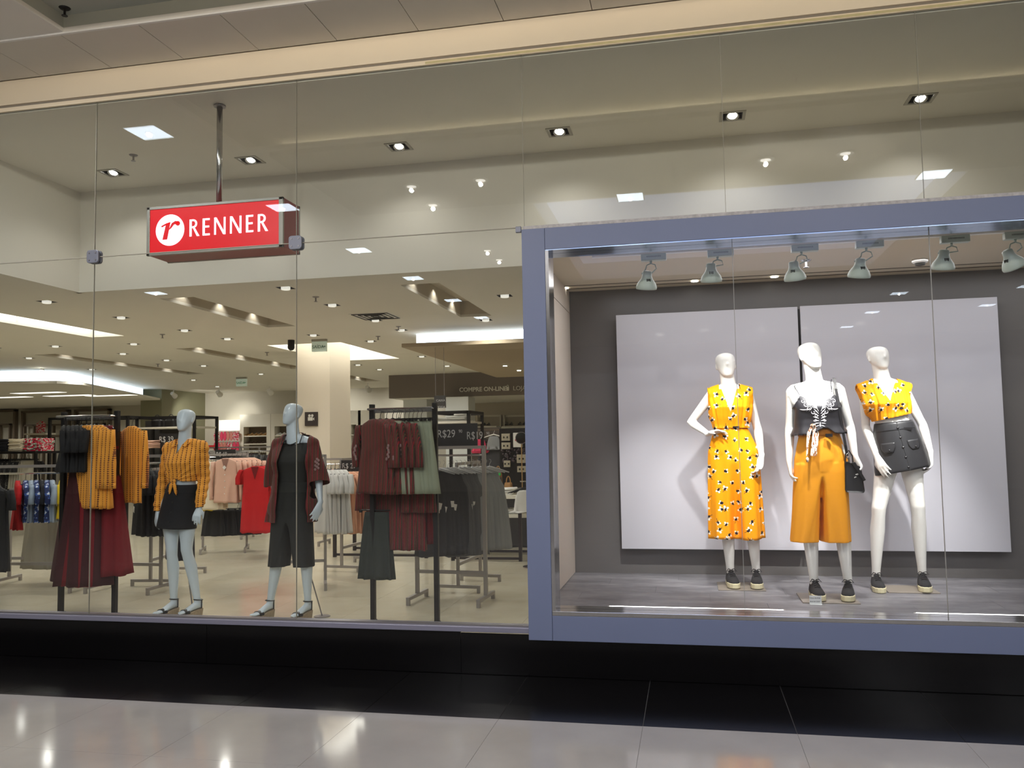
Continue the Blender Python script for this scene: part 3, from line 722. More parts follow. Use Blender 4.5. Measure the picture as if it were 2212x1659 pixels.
def torso_rings(J, lo=-.25, hi=4.5, off=0., n=40, scale=None, rows=26):
    ts = [r[0] for r in TORSO]; out = []
    for k in range(rows+1):
        t = lo+(hi-lo)*k/rows
        a = np.interp(t, ts, [r[1] for r in TORSO]); b = np.interp(t, ts, [r[2] for r in TORSO]); f = np.interp(t, ts, [r[3] for r in TORSO])
        c, lat, fw = frame_at(J, t); a += off; b += off
        if scale: a *= scale(t)[0]; b *= scale(t)[1]
        out.append([c+fw*f+lat*a*math.copysign(abs(math.cos(q))**.9, math.cos(q))+fw*b*math.copysign(abs(math.sin(q))**.9, math.sin(q)) for q in [2*PI*i/n for i in range(n)]])
    return out
HEAD = [(0, .020, .022, .052), (.010, .034, .036, .046), (.03, .046, .052, .034), (.06, .058, .068, .020), (.09, .066, .080, .010), (.12, .072, .088, .002), (.15, .0745, .091, -.004), (.178, .0735, .088, -.008), (.198, .067, .078, -.008), (.212, .052, .060, -.008), (.221, .030, .036, -.008), (.224, .012, .014, -.008)]
def head(g, chin, top, yaw):
    up = nrm(top-chin); L = np.linalg.norm(top-chin)/.224
    fw = V(math.sin(yaw), -math.cos(yaw), 0); fw = nrm(fw-up*(fw@up)); lat = np.cross(up, -fw)
    rings = []
    for h, a, b, f in HEAD:
        c = chin+up*h*L-fw*.03; n = 28
        rings.append([c+fw*f+lat*a*math.cos(q)+fw*(b*math.sin(q)*(1 if math.sin(q) < 0 else .92)) for q in [2*PI*i/n for i in range(n)]])
    g.loft(rings)
    # soft nose ridge and ears
    nc = chin+up*.085*L-fw*.03
    g.tube([nc+fw*.070+up*.045, nc+fw*.084+up*.012, nc+fw*.079-up*.004], [.006, .010, .008], 8)
    for s in (-1, 1):
        e = chin+up*.105*L-fw*.038+lat*s*.071; g.tube([e-up*.022+fw*.004, e+up*.0, e+up*.022-fw*.002], [.006, .010, .008], 8)
def hand(g, wrist, tip, nrmv, thumb_side, curl=.35, spread=.12):
    wrist, tip = np.array(wrist), np.array(tip)
    a = nrm(tip-wrist); n_ = nrm(np.array(nrmv, float)-a*(np.array(nrmv, float)@a)); w = np.cross(a, n_)*thumb_side   # w towards thumb
    S = .94
    def ring(d, hw, ht, o=0.):
        c = wrist+a*d+w*o; return [c+w*hw*math.cos(q)+n_*ht*math.sin(q) for q in [2*PI*k/14 for k in range(14)]]
    g.loft([ring(-.02, .0225, .019), ring(.01, .025, .018), ring(.04, .033, .0155, .002), ring(.07, .038, .0135, .001), ring(.092, .037, .0115), ring(.100, .030, .008)])
    for k, (o, ln, d0) in enumerate(((.0285, .070, .090), (.0095, .080, .096), (-.0095, .074, .094), (-.0275, .058, .086))):
        p = wrist+a*d0*.90+w*o; dirv = nrm(a+w*spread*o/.03); pts = [p]; c = 0
        for q, sg in enumerate((.22, .42, .32, .26)):
            c += curl*(.25, .8, .9, .6)[q]*(1+.10*k)
            pts.append(pts[-1]+ln*sg*(nrm(dirv*math.cos(c)+n_*math.sin(c))))
        g.tube(pts, [.0098, .0094, .0086, .0078, .0058], 8)
    p = wrist+a*.028+w*.026; d1 = nrm(a*.75+w*.55+n_*.35); d2 = nrm(a*.95+w*.15+n_*.40)
    g.tube([p-w*.012, p+d1*.03, p+d1*.030+d2*.028, p+d1*.030+d2*.052], [.014, .0115, .0095, .0065], 8)
def limb(g, pts, rs, n=14): g.tube(pts, rs, n)
def body(J, name='figure'):
    g = G(); g.loft(torso_rings(J))
    S = J['spine']; ch = J['chin']; nb = S[5]
    up = nrm(J['top']-J['chin']); fwh = V(math.sin(J['yaw']), -math.cos(J['yaw']), 0)
    hc = ch+up*.05-fwh*.035
    g.tube([S[4]-V(0, 0, .03), S[4]+(nb-S[4])*.6, nb*.5+hc*.5, hc+up*.02], [.068, .061, .055, .053], 20)
    for s, sh in ((-1, J['shL']), (1, J['shR'])):
        g.tube([nb+V(0, .01, -.005), nb*.5+sh*.5+V(0, .006, .006), sh+V(0, 0, .004)], [.048, .042, .047], 16)
        g.tube([S[3]*.25+sh*.75+V(0, 0, -.05), sh+V(0, 0, -.005)], [.058, .05], 14)
    # soft bust
    c, lat, fw = frame_at(J, 3.0)
    for s in (-1, 1): g.ball(c+lat*.066*s+fw*.068-V(0, 0, .004), .052, 9, (1, .85, 1))
    c, lat, fw = frame_at(J, .55)
    for s in (-1, 1): g.ball(c+lat*.075*s-fw*.058, .082, 9)
    for sd, sg in (('L', -1), ('R', 1)):
        sh, el, wr, tp = J['sh'+sd], J['el'+sd], J['wr'+sd], J['tp'+sd]
        g.ball(sh+V(-sg*.004, 0, -.004), .049, 9)
        limb(g, [sh+(el-sh)*-.02, lerp(sh, el, .18), lerp(sh, el, .5), lerp(sh, el, .85), el, lerp(el, wr, .22), lerp(el, wr, .6), wr], [.046, .043, .0375, .032, .0325, .0335, .027, .0205])
        hand(g, wr, tp, J.get('hn'+sd, (-sg, 0, 0)), J.get('ts'+sd, 1), J.get('curl'+sd, .35))
        hp, kn, an = J['hp'+sd], J['kn'+sd], J['an'+sd]
        calf = V(0, .012, 0)
        limb(g, [hp+V(0, 0, .03), lerp(hp, kn, .2), lerp(hp, kn, .5), lerp(hp, kn, .85), kn, lerp(kn, an, .12), lerp(kn, an, .32)+calf, lerp(kn, an, .6)+calf*.6, lerp(kn, an, .88), an], [.086, .084, .070, .054, .0505, .047, .052, .042, .031, .030], 18)
        d = nrm(J['toe'+sd]-an); d2 = nrm(V(d[0], d[1], 0)); fl = J['floor'+sd]          # sole height under heel / ball
        h0, h1 = fl
        he = V(an[0], an[1], 0)-d2*.028; 
        def rg(pt, hw, ht, z): 
            w = np.cross(d2, V(0, 0, 1)); return [pt+V(0, 0, z+ht)+w*hw*math.cos(q)+V(0, 0, ht)*math.sin(q) for q in [2*PI*k/14 for k in range(14)]]
        if J.get('toes', False): g.loft([rg(he-d2*.012, .016, .018, h0+.004), rg(he, .027, .030, h0), rg(he+d2*.05, .029, .036, lerp(h0, h1, .25)), rg(he+d2*.10, .033, .028, lerp(h0, h1, .6)), rg(he+d2*.15, .039, .019, h1), rg(he+d2*.19, .038, .014, h1), rg(he+d2*.215, .028, .010, h1)])
        if J.get('toes', False):
            w = np.cross(d2, V(0, 0, 1))*(1 if sd == 'L' else -1)
            for k in range(5):
                o = (-.028, -.014, -.001, .011, .022)[k]*-1; ln = (.040, .036, .031, .026, .020)[k]
                p = he+d2*.198+w*o; g.tube([p+V(0, 0, h1+.012), p+d2*ln*.6+V(0, 0, h1+.012), p+d2*ln+V(0, 0, h1+.008)], [.0095 if k == 0 else .0075]*2+[.006], 8)
    head(g, ch, J['top'], J['yaw'])
    me = blob(g, .0058, 5, name)
    return me
m_man = mat('gloss_white_mannequin', (238, 236, 230), .22, coat=.3)
m_man2 = mat('gloss_pale_mannequin', (206, 218, 228), .24, coat=.3)
m_canvas = mat('black_canvas', (24, 22, 24), .85, bump=.25, bscale=300, bdist=.0008)
m_sole = mat('cream_rubber', (214, 205, 168), .6)
m_cork = mat('cork_wedge', (160, 142, 118), .8, vary=.15, vscale=60)
m_blkl = mat('black_leather', (20, 18, 20), .38)

def sneaker(parent, heel, d, z0, sd):
    """heel: point on the ground under the ankle; d: toe direction"""
    d = nrm(V(d[0], d[1], 0)); w = np.cross(V(0, 0, 1), d); Lh = .062
    def P(a, b, z): return V(heel[0], heel[1], 0)+d*(a-Lh)+w*b+V(0, 0, z0+z)
    out = [(0, .0), (.0, .018), (.012, .030), (.05, .034), (.10, .034), (.15, .042), (.195, .046), (.235, .038), (.257, .020), (.263, 0)]
    def ring(sc, z, n=None, o=0.):
        pts = [(a, b) for a, b in out]+[(a, -b) for a, b in out[-2:0:-1]]
        return [P(.13+(a-.13)*sc+o, b*sc, z) for a, b in pts]
    s = obj('sneaker', None_mesh(), m_canvas, parent)
    g = G().loft([ring(.97, .0), ring(1.0, .004), ring(1.0, .034), ring(.97, .038)])
    g2 = G()
    # upper: rings along the length
    prof = [(.004, .020, .045, .068), (.02, .031, .05, .082), (.05, .034, .05, .088), (.085, .036, .05, .080), (.12, .040, .05, .064), (.16, .043, .048, .048), (.20, .042, .045, .036), (.235, .034, .038, .028), (.255, .016, .03, .018)]
    rings = []
    for a, hw, zz, h in prof:
        rg = []
        for k in range(17):
            q = PI*k/16; rg.append(P(a, hw*math.cos(q)*(1.0 if a > .1 else (1-.25*math.sin(q))), .030+h*math.sin(q)**.75))
        rings.append(rg)
    g2.loft(rings, True, True)
    s.data = mesh_of(g2, 'sneaker', s, m_canvas)
    for p in s.data.polygons: p.use_smooth = True
    obj('sole', g, m_sole, s, bevel=.004)
    g3 = G()
    for k in range(4):
        a = .095+.022*k; h = np.interp(a, [p[0] for p in prof], [p[3] for p in prof]); hw = .020
        g3.tube([P(a, -hw, .032+h*.93), P(a+.004, 0, .036+h*1.0), P(a, hw, .032+h*.93)], .0028, 5)
    a = .092; z = .118
    for s_ in (-1, 1): g3.tube([P(a, 0, z-.002), P(a+.012, s_*.022, z+.006), P(a+.024, s_*.038, z-.012), P(a+.012, s_*.020, z-.010), P(a, 0, z-.004)], .0030, 5); g3.tube([P(a, 0, z-.004), P(a+.03, s_*.018, z-.022), P(a+.045, s_*.03, z-.050)], .0026, 5)
    obj('laces', g3, m_canvas, s)
    return s
def None_mesh():
    g = G(); g.add([(0, 0, 0), (0, 0, .001), (0, .001, 0)], [(0, 1, 2)]); return g
def mesh_of(g, name, o, m):
    me = bpy.data.meshes.new(name); me.from_pydata(g.v, [], g.f); me.update()
    bm = bmesh.new(); bm.from_mesh(me); bmesh.ops.recalc_face_normals(bm, faces=bm.faces); bm.to_mesh(me); bm.free()
    me.transform(Matrix.Translation(-wloc(o))); me.materials.append(m); return me
def sandal(parent, heel, d, h0, h1):
    d = nrm(V(d[0], d[1], 0)); w = np.cross(V(0, 0, 1), d)
    def P(a, b, z): return V(heel[0], heel[1], 0)+d*(a-.045)+w*b+V(0, 0, z)
    out = [(0, .0), (.004, .022), (.03, .032), (.09, .032), (.15, .042), (.20, .043), (.235, .030), (.248, 0)]
    pts = out+[(a, -b) for a, b in out[-2:0:-1]]
    top = [P(a, b, np.interp(a, [0, .05, .15, .25], [h0, h0, h1, h1])-.002) for a, b in pts]
    bot = [P(a+(.012 if a < .03 else 0), b*.96, .001) for a, b in pts]
    s = obj('sandal', G().loft([bot, top]), m_cork, parent, bevel=.003)
    g = G()
    def strap(a, z, hw, wd, zz=0): 
        ring = [(P(a, hw*math.cos(q), z+zz*math.sin(q))) for q in [PI*k/10 for k in range(11)]]
        rings = []
        for k in range(11):
            q = PI*k/10; c1 = P(a-wd/2, hw*math.cos(q), z+zz*math.sin(q)); c2 = P(a+wd/2, hw*.97*math.cos(q), z+zz*.94*math.sin(q))
            nn = w*math.cos(q)+V(0, 0, math.sin(q)); rings.append([c1, c2, c2+nn*.003, c1+nn*.003])
        g.loft(rings)
    strap(.178, h1, .043, .045, .036)
    zan = h0+.075; g.tube([P(.045+.038*math.cos(q), .037*math.sin(q), zan+(.004*math.cos(q))) for q in [2*PI*k/16 for k in range(17)]], .0052, 6)
    g.tube([P(.008, .0, h0), P(.006, .0, h0+.04), P(.009, 0, zan)], .006, 6)
    for sg in (-1, 1): g.tube([P(.03, sg*.030, h0), P(.035, sg*.037, zan)], .005, 6)
    obj('straps', g, m_blkl, s)
    return s
def J_(d):
    J = {k: (np.array(v, float) if isinstance(v, tuple) and len(v) == 3 and all(isinstance(q, (int, float)) for q in v) and not k.startswith('hn') else v) for k, v in d.items()}
    shm = (J['shL']+J['shR'])/2; shm = V(J['neck'][0]*.5+shm[0]*.5, shm[1], shm[2])
    J['spine'] = [J['crotch'], J['hip'], J['waist'], J['chest'], shm, J['neck']]
    J['pax'] = nrm(J['hpR']-J['hpL']); J['sax'] = nrm(J['shR']-J['shL'])
    return J
# ---- cloth tools
def wave(co, k, ph=0.): return np.sin(co*k+ph)
def cloth(name, me, m, parent, thick=.0025, **k):
    o = obj(name, me, m, parent, smooth=True, solid=thick, **k); return o
def skirt_rings(c0, lat0, fw0, a0, b0, c1, lat1, fw1, a1, b1, rows, fold, nf, ph=0, pw=1., n=112, hem=0., wavefn=None, prof=None):
    rings = []
    for i in range(rows+1):
        t = i/rows; c = lerp(c0, c1, t); lat = nrm(lerp(lat0, lat1, t)); fw = nrm(lerp(fw0, fw1, t))
        s = t if prof is None else prof(t)
        a = lerp(a0, a1, s); b = lerp(b0, b1, s); rg = []
        for k in range(n):
            q = 2*PI*k/n
            f = fold*(t**pw)*(math.sin(nf*q+ph+.6*math.sin(2*q+ph)+t*.5)+.5*math.sin(nf*1.7*q+2.1*ph))
            rg.append(c+lat*(a+f)*math.cos(q)+fw*(b+f)*math.sin(q)+V(0, 0, hem*math.sin(3*q+ph)*t))
        rings.append(rg)
    return rings
def open_loft(rings):
    g = G(); g.loft(rings, cap=False); return g

# ---- printed fabrics
def floral(name, base, s=13.):
    n = N(name); co = n.coord()
    x, y, z = n.xyz(co)
    cb = n.n('ShaderNodeCombineXYZ'); n.put(cb.inputs[0], x); n.put(cb.inputs[1], z); n.put(cb.inputs[2], 0.0)
    vo = n.n('ShaderNodeTexVoronoi', voronoi_dimensions='2D'); n.nt.links.new(cb.outputs[0], vo.inputs['Vector']); vo.inputs['Scale'].default_value = s; vo.inputs['Randomness'].default_value = .75
    sc = n.n('ShaderNodeVectorMath', operation='SCALE'); n.nt.links.new(cb.outputs[0], sc.inputs[0]); sc.inputs['Scale'].default_value = s
    pos = n.n('ShaderNodeVectorMath', operation='SCALE'); n.nt.links.new(vo.outputs['Position'], pos.inputs[0]); pos.inputs['Scale'].default_value = s
    df = n.n('ShaderNodeVectorMath', operation='SUBTRACT'); n.nt.links.new(sc.outputs[0], df.inputs[0]); n.nt.links.new(pos.outputs[0], df.inputs[1])
    dx, dz, _ = n.xyz(df.outputs[0])
    sx = n.n('ShaderNodeSeparateColor'); n.nt.links.new(vo.outputs['Color'], sx.inputs[0]); r0 = sx.outputs[0]; r1 = sx.outputs[1]
    rot = n.math('MULTIPLY', r0, 6.28)
    r = n.math('SQRT', n.math('ADD', n.math('MULTIPLY', dx, dx), n.math('MULTIPLY', dz, dz)))
    an = n.math('ADD', n.math('ARCTAN2', dz, dx), rot)
    pet = n.math('ABSOLUTE', n.math('SINE', n.math('MULTIPLY', an, 2.0)))
    half = n.math('GREATER_THAN', n.math('SINE', an), -.55)
    rad = n.math('MULTIPLY', n.math('MULTIPLY_ADD', pet, .19, .07), n.math('MULTIPLY_ADD', r1, .45, .85))
    white = n.math('MULTIPLY', n.math('LESS_THAN', r, rad), half)
    # dark heart, off centre, and thin stem
    ex = n.math('MULTIPLY', r, n.math('COSINE', an)); ey = n.math('MULTIPLY', r, n.math('SINE', an))
    hx = n.math('SUBTRACT', ex, .02); hy = n.math('ADD', ey, .06)
    hr = n.math('SQRT', n.math('ADD', n.math('MULTIPLY', hx, hx), n.math('MULTIPLY', n.math('MULTIPLY', hy, hy), .6)))
    nz = n.noise(co, 95, 1)
    heart = n.math('LESS_THAN', n.math('ADD', hr, n.math('MULTIPLY', n.math('SUBTRACT', nz, .5), .26)), .115)
    stem = n.math('MULTIPLY', n.math('LESS_THAN', n.math('ABSOLUTE', n.math('ADD', ex, n.math('MULTIPLY', n.math('MULTIPLY', ey, ey), .5))), .022), n.math('MULTIPLY', n.math('LESS_THAN', ey, -.06), n.math('GREATER_THAN', ey, -.44)))
    blk = n.math('MAXIMUM', heart, n.math('MULTIPLY', stem, n.math('GREATER_THAN', r1, .35)))
    c = n.mix(white, srgb(base), srgb((250, 240, 222))); c = n.mix(blk, c, srgb((30, 26, 40)))
    n.set(Base_Color=c, Roughness=.75); n.b.inputs['Specular IOR Level'].default_value = .15; n.bump(n.noise(co, 320, 2), .15, .0006)
    MATS[name] = n.m; return n.m
def stripes(name, freq, stops, chain=False, axis=0):
    n = N(name); co = n.coord(); x = n.xyz(co)[axis]; z = n.xyz(co)[2]; y = n.xyz(co)[1]
    x = n.math('MULTIPLY_ADD', y, .35, x)
    u = n.math('FRACT', n.math('MULTIPLY', n.math('ADD', x, 10.0), freq))
    c = n.ramp(u, stops, 'CONSTANT')
    if chain:
        v = n.math('ABSOLUTE', n.math('SUBTRACT', u, .5)); zz = n.math('SINE', n.math('MULTIPLY', z, 330.0))
        k = n.math('LESS_THAN', v, n.math('MULTIPLY_ADD', zz, .07, .085))
        c = n.mix(k, c, srgb((112, 54, 26)))
    n.set(Base_Color=c, Roughness=.75, Sheen_Weight=.1); n.bump(n.noise(co, 350, 2), .15, .0006)
    MATS[name] = n.m; return n.m
m_flor = floral('yellow_floral_print', (250, 160, 8), 12.8)
m_flor2 = floral('orange_floral_print', (246, 156, 20), 15.)
m_ochre = mat('mustard_linen', (238, 156, 10), .7, bump=.3, bscale=260, bdist=.0008)
m_ochd = mat('mustard_sash', (196, 118, 12), .75)
m_blks = mat('black_satin', (38, 37, 42), .42)
m_lace = mat('white_lace', (214, 212, 216), .7)
m_lea = mat('black_faux_leather', (36, 36, 39), .42, bump=.2, bscale=120, bdist=.001)
m_denim = mat('black_denim', (20, 20, 26), .85, bump=.2, bscale=250, bdist=.0008)
m_crepe = mat('black_crepe', (32, 33, 32), .8)
m_oshirt = stripes('orange_chain_stripe', 25, [(0, srgb((240, 160, 50))), (.5, srgb((246, 168, 58)))], chain=True)
m_kimono = stripes('red_olive_stripe', 21, [(0, srgb((150, 24, 34))), (.13, srgb((40, 26, 22))), (.22, srgb((96, 70, 32))), (.30, srgb((44, 28, 26))), (.42, srgb((126, 22, 30))), (.52, srgb((56, 36, 26))), (.62, srgb((110, 84, 44))), (.68, srgb((46, 26, 26))), (.80, srgb((176, 40, 48))), (.85, srgb((60, 24, 28)))])

def base_mannequin(name, label, base, J, m, me):
    t = thing(name, label, 'mannequin', base)
    obj('figure', me, m, t, smooth=True)
    return t
ZD = .38+.012
def plate(t, x0, x1, y0, y1):
    obj('base_plate', G().box(x0, x1, y0, y1, .38, .388), mat('taupe_plate', (150, 140, 128), .35, .2), t, bevel=.002)

def vneck_kill(J, depth_z, back_z, half_top, ztop, cx=None, yoff=0.):
    """triangular neck opening: apex at depth_z, half width half_top at ztop"""
    c = J['neck']; cx = c[0] if cx is None else cx
    def kill(p):
        if p.z > depth_z and p.y < c[1]+yoff:
            if abs(p.x-cx) < half_top*(p.z-depth_z)/(ztop-depth_z): return True
        if p.z > back_z and abs(p.x-cx) < half_top: return True
        return False
    k = half_top/(ztop-depth_z)
    planes = [((cx, 0, depth_z), nrm(V(1, 0, -k))), ((cx, 0, depth_z), nrm(V(-1, 0, -k))), ((0, c[1]+yoff, 0), (0, 1, 0)), ((cx+half_top, 0, 0), (1, 0, 0)), ((cx-half_top, 0, 0), (1, 0, 0)), ((0, 0, back_z), (0, 0, 1))]
    return planes, kill

# ================= 1  left display mannequin: floral jumpsuit, hand on hip
y1 = 1.23
J1 = J_(dict(top=(0.288,1.230,2.158), chin=(0.301,1.190,1.962), neck=(0.307,1.230,1.883), shL=(0.188,1.230,1.840), shR=(0.442,1.230,1.836), chest=(0.311,1.220,1.733), waist=(0.309,1.210,1.585), hip=(0.322,1.220,1.430), crotch=(0.324,1.220,1.300),
    elL=(0.014,1.270,1.628), wrL=(0.139,1.170,1.535), tpL=(0.230,1.110,1.557), elR=(0.512,1.250,1.560), wrR=(0.526,1.170,1.362), tpR=(0.483,1.120,1.202),
    hpL=(0.251,1.230,1.364), hpR=(0.398,1.230,1.362), knL=(0.260,1.200,0.936), knR=(0.436,1.200,0.936), anL=(0.274,1.260,0.477), anR=(0.464,1.260,0.480),
    toeL=(0.307,1.000,0.438), toeR=(0.450,1.000,0.440), floorL=(ZD+.034, ZD+.034), floorR=(ZD+.034, ZD+.034), yaw=.12, hnL=(.1, -.3, -1), tsL=-1, curlL=.25, hnR=(-.6, -.6, .2), tsR=1, curlR=.45))
t1 = base_mannequin('mannequin', 'white mannequin with a hand on the hip in a yellow floral jumpsuit', (J1['crotch'][0], y1, .38), J1, m_man, body(J1))
p0 = (0.175,1.032,0.380); p1 = (0.515,1.068,0.380); plate(t1, p0[0], p1[0], 1.06, 1.40)
def shoes(t, J, z0):
    for sd in 'LR':
        an = J['an'+sd]; d = J['toe'+sd]-an; sneaker(t, an, d, z0, sd)
shoes(t1, J1, ZD)
# blouse part
def top_shell(J, lo, off=.014, sh_r=.058, sh_out=1.0, scale=None, hi=4.35, sleeve=None, voxel=.0065, sm=4):
    g = G(); g.loft(torso_rings(J, lo, hi, off, scale=scale))
    nb = J['neck']
    for sd in 'LR':
        sh = J['sh'+sd]; el = J['el'+sd]
        g.tube([nb+V(0, .01, -.012), nb*.5+sh*.5+V(0, .004, .004), lerp(sh, nb, -.22*sh_out)+V(0, 0, -.0)], [.052, .052, sh_r], 18)
        g.tube([J['spine'][3]*.3+sh*.7-V(0, 0, .05), sh-V(0, 0, .0)], [.078, .060], 16)
        if sleeve: sleeve(g, J, sd)
    if sleeve:
        for sd in 'LR': g.ball(J['sh'+sd]+V(0, 0, -.002), .064, 10)
    c, lat, fw = frame_at(J, 3.0)
    for s in (-1, 1): g.ball(c+lat*.064*s+fw*.070-V(0, 0, .004), .060, 9, (1, .9, 1))
    return blob(g, voxel, sm)
def pleat(J, amp, k, conv=0., zt=None):
    cx = J['waist'][0]; zw = J['waist'][2]
    def fn(co, no):
        s = 1+conv*(co[:, 2]-zw); u = (co[:, 0]-cx)/s
        f = np.sin(u*k+.7*np.sin(u*k*.37))+.5*np.sin(u*k*1.9+1.)
        return amp*f*(no[:, 1] < .4)*np.clip((J['neck'][2]+.02-co[:, 2])*8, .2, 1)
    return fn
me = top_shell(J1, 1.85, off=.016, sh_out=1.25, scale=lambda t: (1.0+.13*max(0, 1-abs(t-2.5)/.7), 1.0+.12*max(0, 1-abs(t-2.45)/.6)))
displace(me, pleat(J1, .0035, 150, 1.5))
wz = float(J1['waist'][2]); nz = float(J1['neck'][2]); nx = float(J1['neck'][0])
pls, kf = vneck_kill(J1, (0.305,1.100,1.694)[2], nz-.01, .074, nz+.045, cx=nx)
axl = J1['shL'][0]-.040; axr = J1['shR'][0]+.040
carve(me, pls+[((axl, 0, 0), (1, 0, 0)), ((axr, 0, 0), (1, 0, 0)), ((0, 0, wz-.01), (0, 0, 1))], lambda p: kf(p) or p.x < axl or p.x > axr or p.z < wz-.01)
js = cloth('jumpsuit', me, m_flor, t1)
# lower part: two wide legs joined at the hips
cW, lW, fW = frame_at(J1, 1.98); cH, lH, fH = frame_at(J1, .75)
hemz = (0.304,1.200,0.745)[2]; hemc = V(J1['crotch'][0]+.003, y1-.01, hemz)
rg = skirt_rings(cW, lW, fW, .122, .092, cH, lH, fH, .186, .128, 10, .004, 9, 1., .5)
rg2 = skirt_rings(cH, lH, fH, .186, .128, hemc, V(1, 0, 0), V(0, -1, 0), .197, .15, 34, .010, 8, 1., .6, hem=.004)
# centre inseam crease front and back below the crotch
for i, r in enumerate(rg2):
    z = i/34
    for k, p in enumerate(r):
        q = 2*PI*k/112; dpt = max(0, (z-.12))*.085*math.exp(-((math.cos(q)*3.2)**2)*2.2)*2.2
        if math.sin(q) > 0: p[1] += min(dpt, .12)
        else: p[1] -= min(dpt, .12)
obj('jumpsuit_legs', open_loft(rg+rg2[1:]), m_flor, js, smooth=True, solid=.002)
obj('waist_tie', open_loft(skirt_rings(cW+V(0, 0, .016), lW, fW, .122, .092, cW-V(0, 0, .016), lW, fW, .124, .094, 3, .001, 22)), m_flor, js, smooth=True, solid=.004)
bk = cW+fW*.098+lW*.03; obj('tie_bar', G().box(bk[0]-.03, bk[0]+.03, bk[1]-.006, bk[1]+.002, bk[2]-.005, bk[2]+.006), m_blkl, js)

# ================= 2  centre display mannequin
y2 = .80
J2 = J_(dict(top=(0.858,0.800,2.168), chin=(0.874,0.765,1.968), neck=(0.880,0.800,1.860), shL=(0.723,0.800,1.816), shR=(1.029,0.800,1.820), chest=(0.879,0.790,1.697), waist=(0.884,0.780,1.554), hip=(0.891,0.790,1.396), crotch=(0.886,0.790,1.271),
    elL=(0.699,0.840,1.562), wrL=(0.680,0.780,1.319), tpL=(0.694,0.740,1.150), elR=(1.102,0.840,1.564), wrR=(1.113,0.760,1.362), tpR=(1.143,0.720,1.252),
    hpL=(0.817,0.800,1.342), hpR=(0.967,0.800,1.347), knL=(0.797,0.770,0.934), knR=(1.007,0.770,0.940), anL=(0.820,0.830,0.474), anR=(1.043,0.830,0.484),
    toeL=(0.837,0.600,0.427), toeR=(0.998,0.600,0.430), floorL=(ZD+.034, ZD+.034), floorR=(ZD+.034, ZD+.034), yaw=.45, hnL=(.9, -.2, 0), tsL=-1, curlL=.45, hnR=(-.8, -.4, -.2), tsR=1, curlR=.5))
t2 = base_mannequin('mannequin', 'white mannequin in black camisole with white scroll print and mustard trousers', (J2['crotch'][0], y2, .38), J2, m_man, body(J2))
p0 = (0.715,0.626,0.380); p1 = (1.084,0.668,0.380); plate(t2, p0[0], p1[0], .62, .98)
shoes(t2, J2, ZD)
# camisole
me = top_shell(J2, 1.75, off=.012, sh_out=-.6, sh_r=.03, scale=lambda t: (1+.42*max(0, min(1, (3.0-t)/1.2))**1.2, 1+.35*max(0, min(1, (3.0-t)/1.2))**1.2))
displace(me, lambda co, no: .006*np.clip((J2['chest'][2]-co[:, 2])*6, 0, 1)*np.sin((co[:, 0]-co[:, 1]*.5)*48))
zc = (0.870,0.700,1.717)[2]; ztop = (0.766,0.700,1.803)[2]; x0 = J2['chest'][0]
def cam_kill(p):
    e = zc+abs(p.x-x0)*.62
    if p.y > y2: return p.z > zc-.01 or p.z < (0.673,0.800,1.487)[2]
    if p.z > e or p.z > ztop-max(0, abs(p.x-x0)-.105)*1.6: return True
    if abs(p.x-x0) > .165 and p.z > zc-.05: return True
    s = (0.662,0.700,1.487)[2]+(p.x-(x0-.17))*((0.998,0.700,1.523)[2]-(0.662,0.700,1.487)[2])/.34+.012*math.sin((p.x-x0)*38)
    mid = .045*math.exp(-((p.x-x0)/.09)**2)
    return p.z < s+mid
carve(me, [((x0, 0, zc), nrm(V(-.62, 0, 1))), ((x0, 0, zc), nrm(V(.62, 0, 1))), ((0, y2, 0), (0, 1, 0)), ((0, 0, ztop), (0, 0, 1)), ((0, 0, zc-.01), (0, 0, 1))], cam_kill)
cm = cloth('camisole', me, m_blks, t2)
g = G()
yF = .80-.115
for sx, uv in ((-1, ((0.757,0.700,1.790), (0.732,0.760,1.856), (0.759,0.820,1.878))), (1, ((0.970,0.700,1.806), (0.976,0.760,1.874), (0.990,0.820,1.897)))):
    g.tube([np.array(q) for q in uv], .0035, 6)
obj('shoulder_straps', g, m_blks, cm)
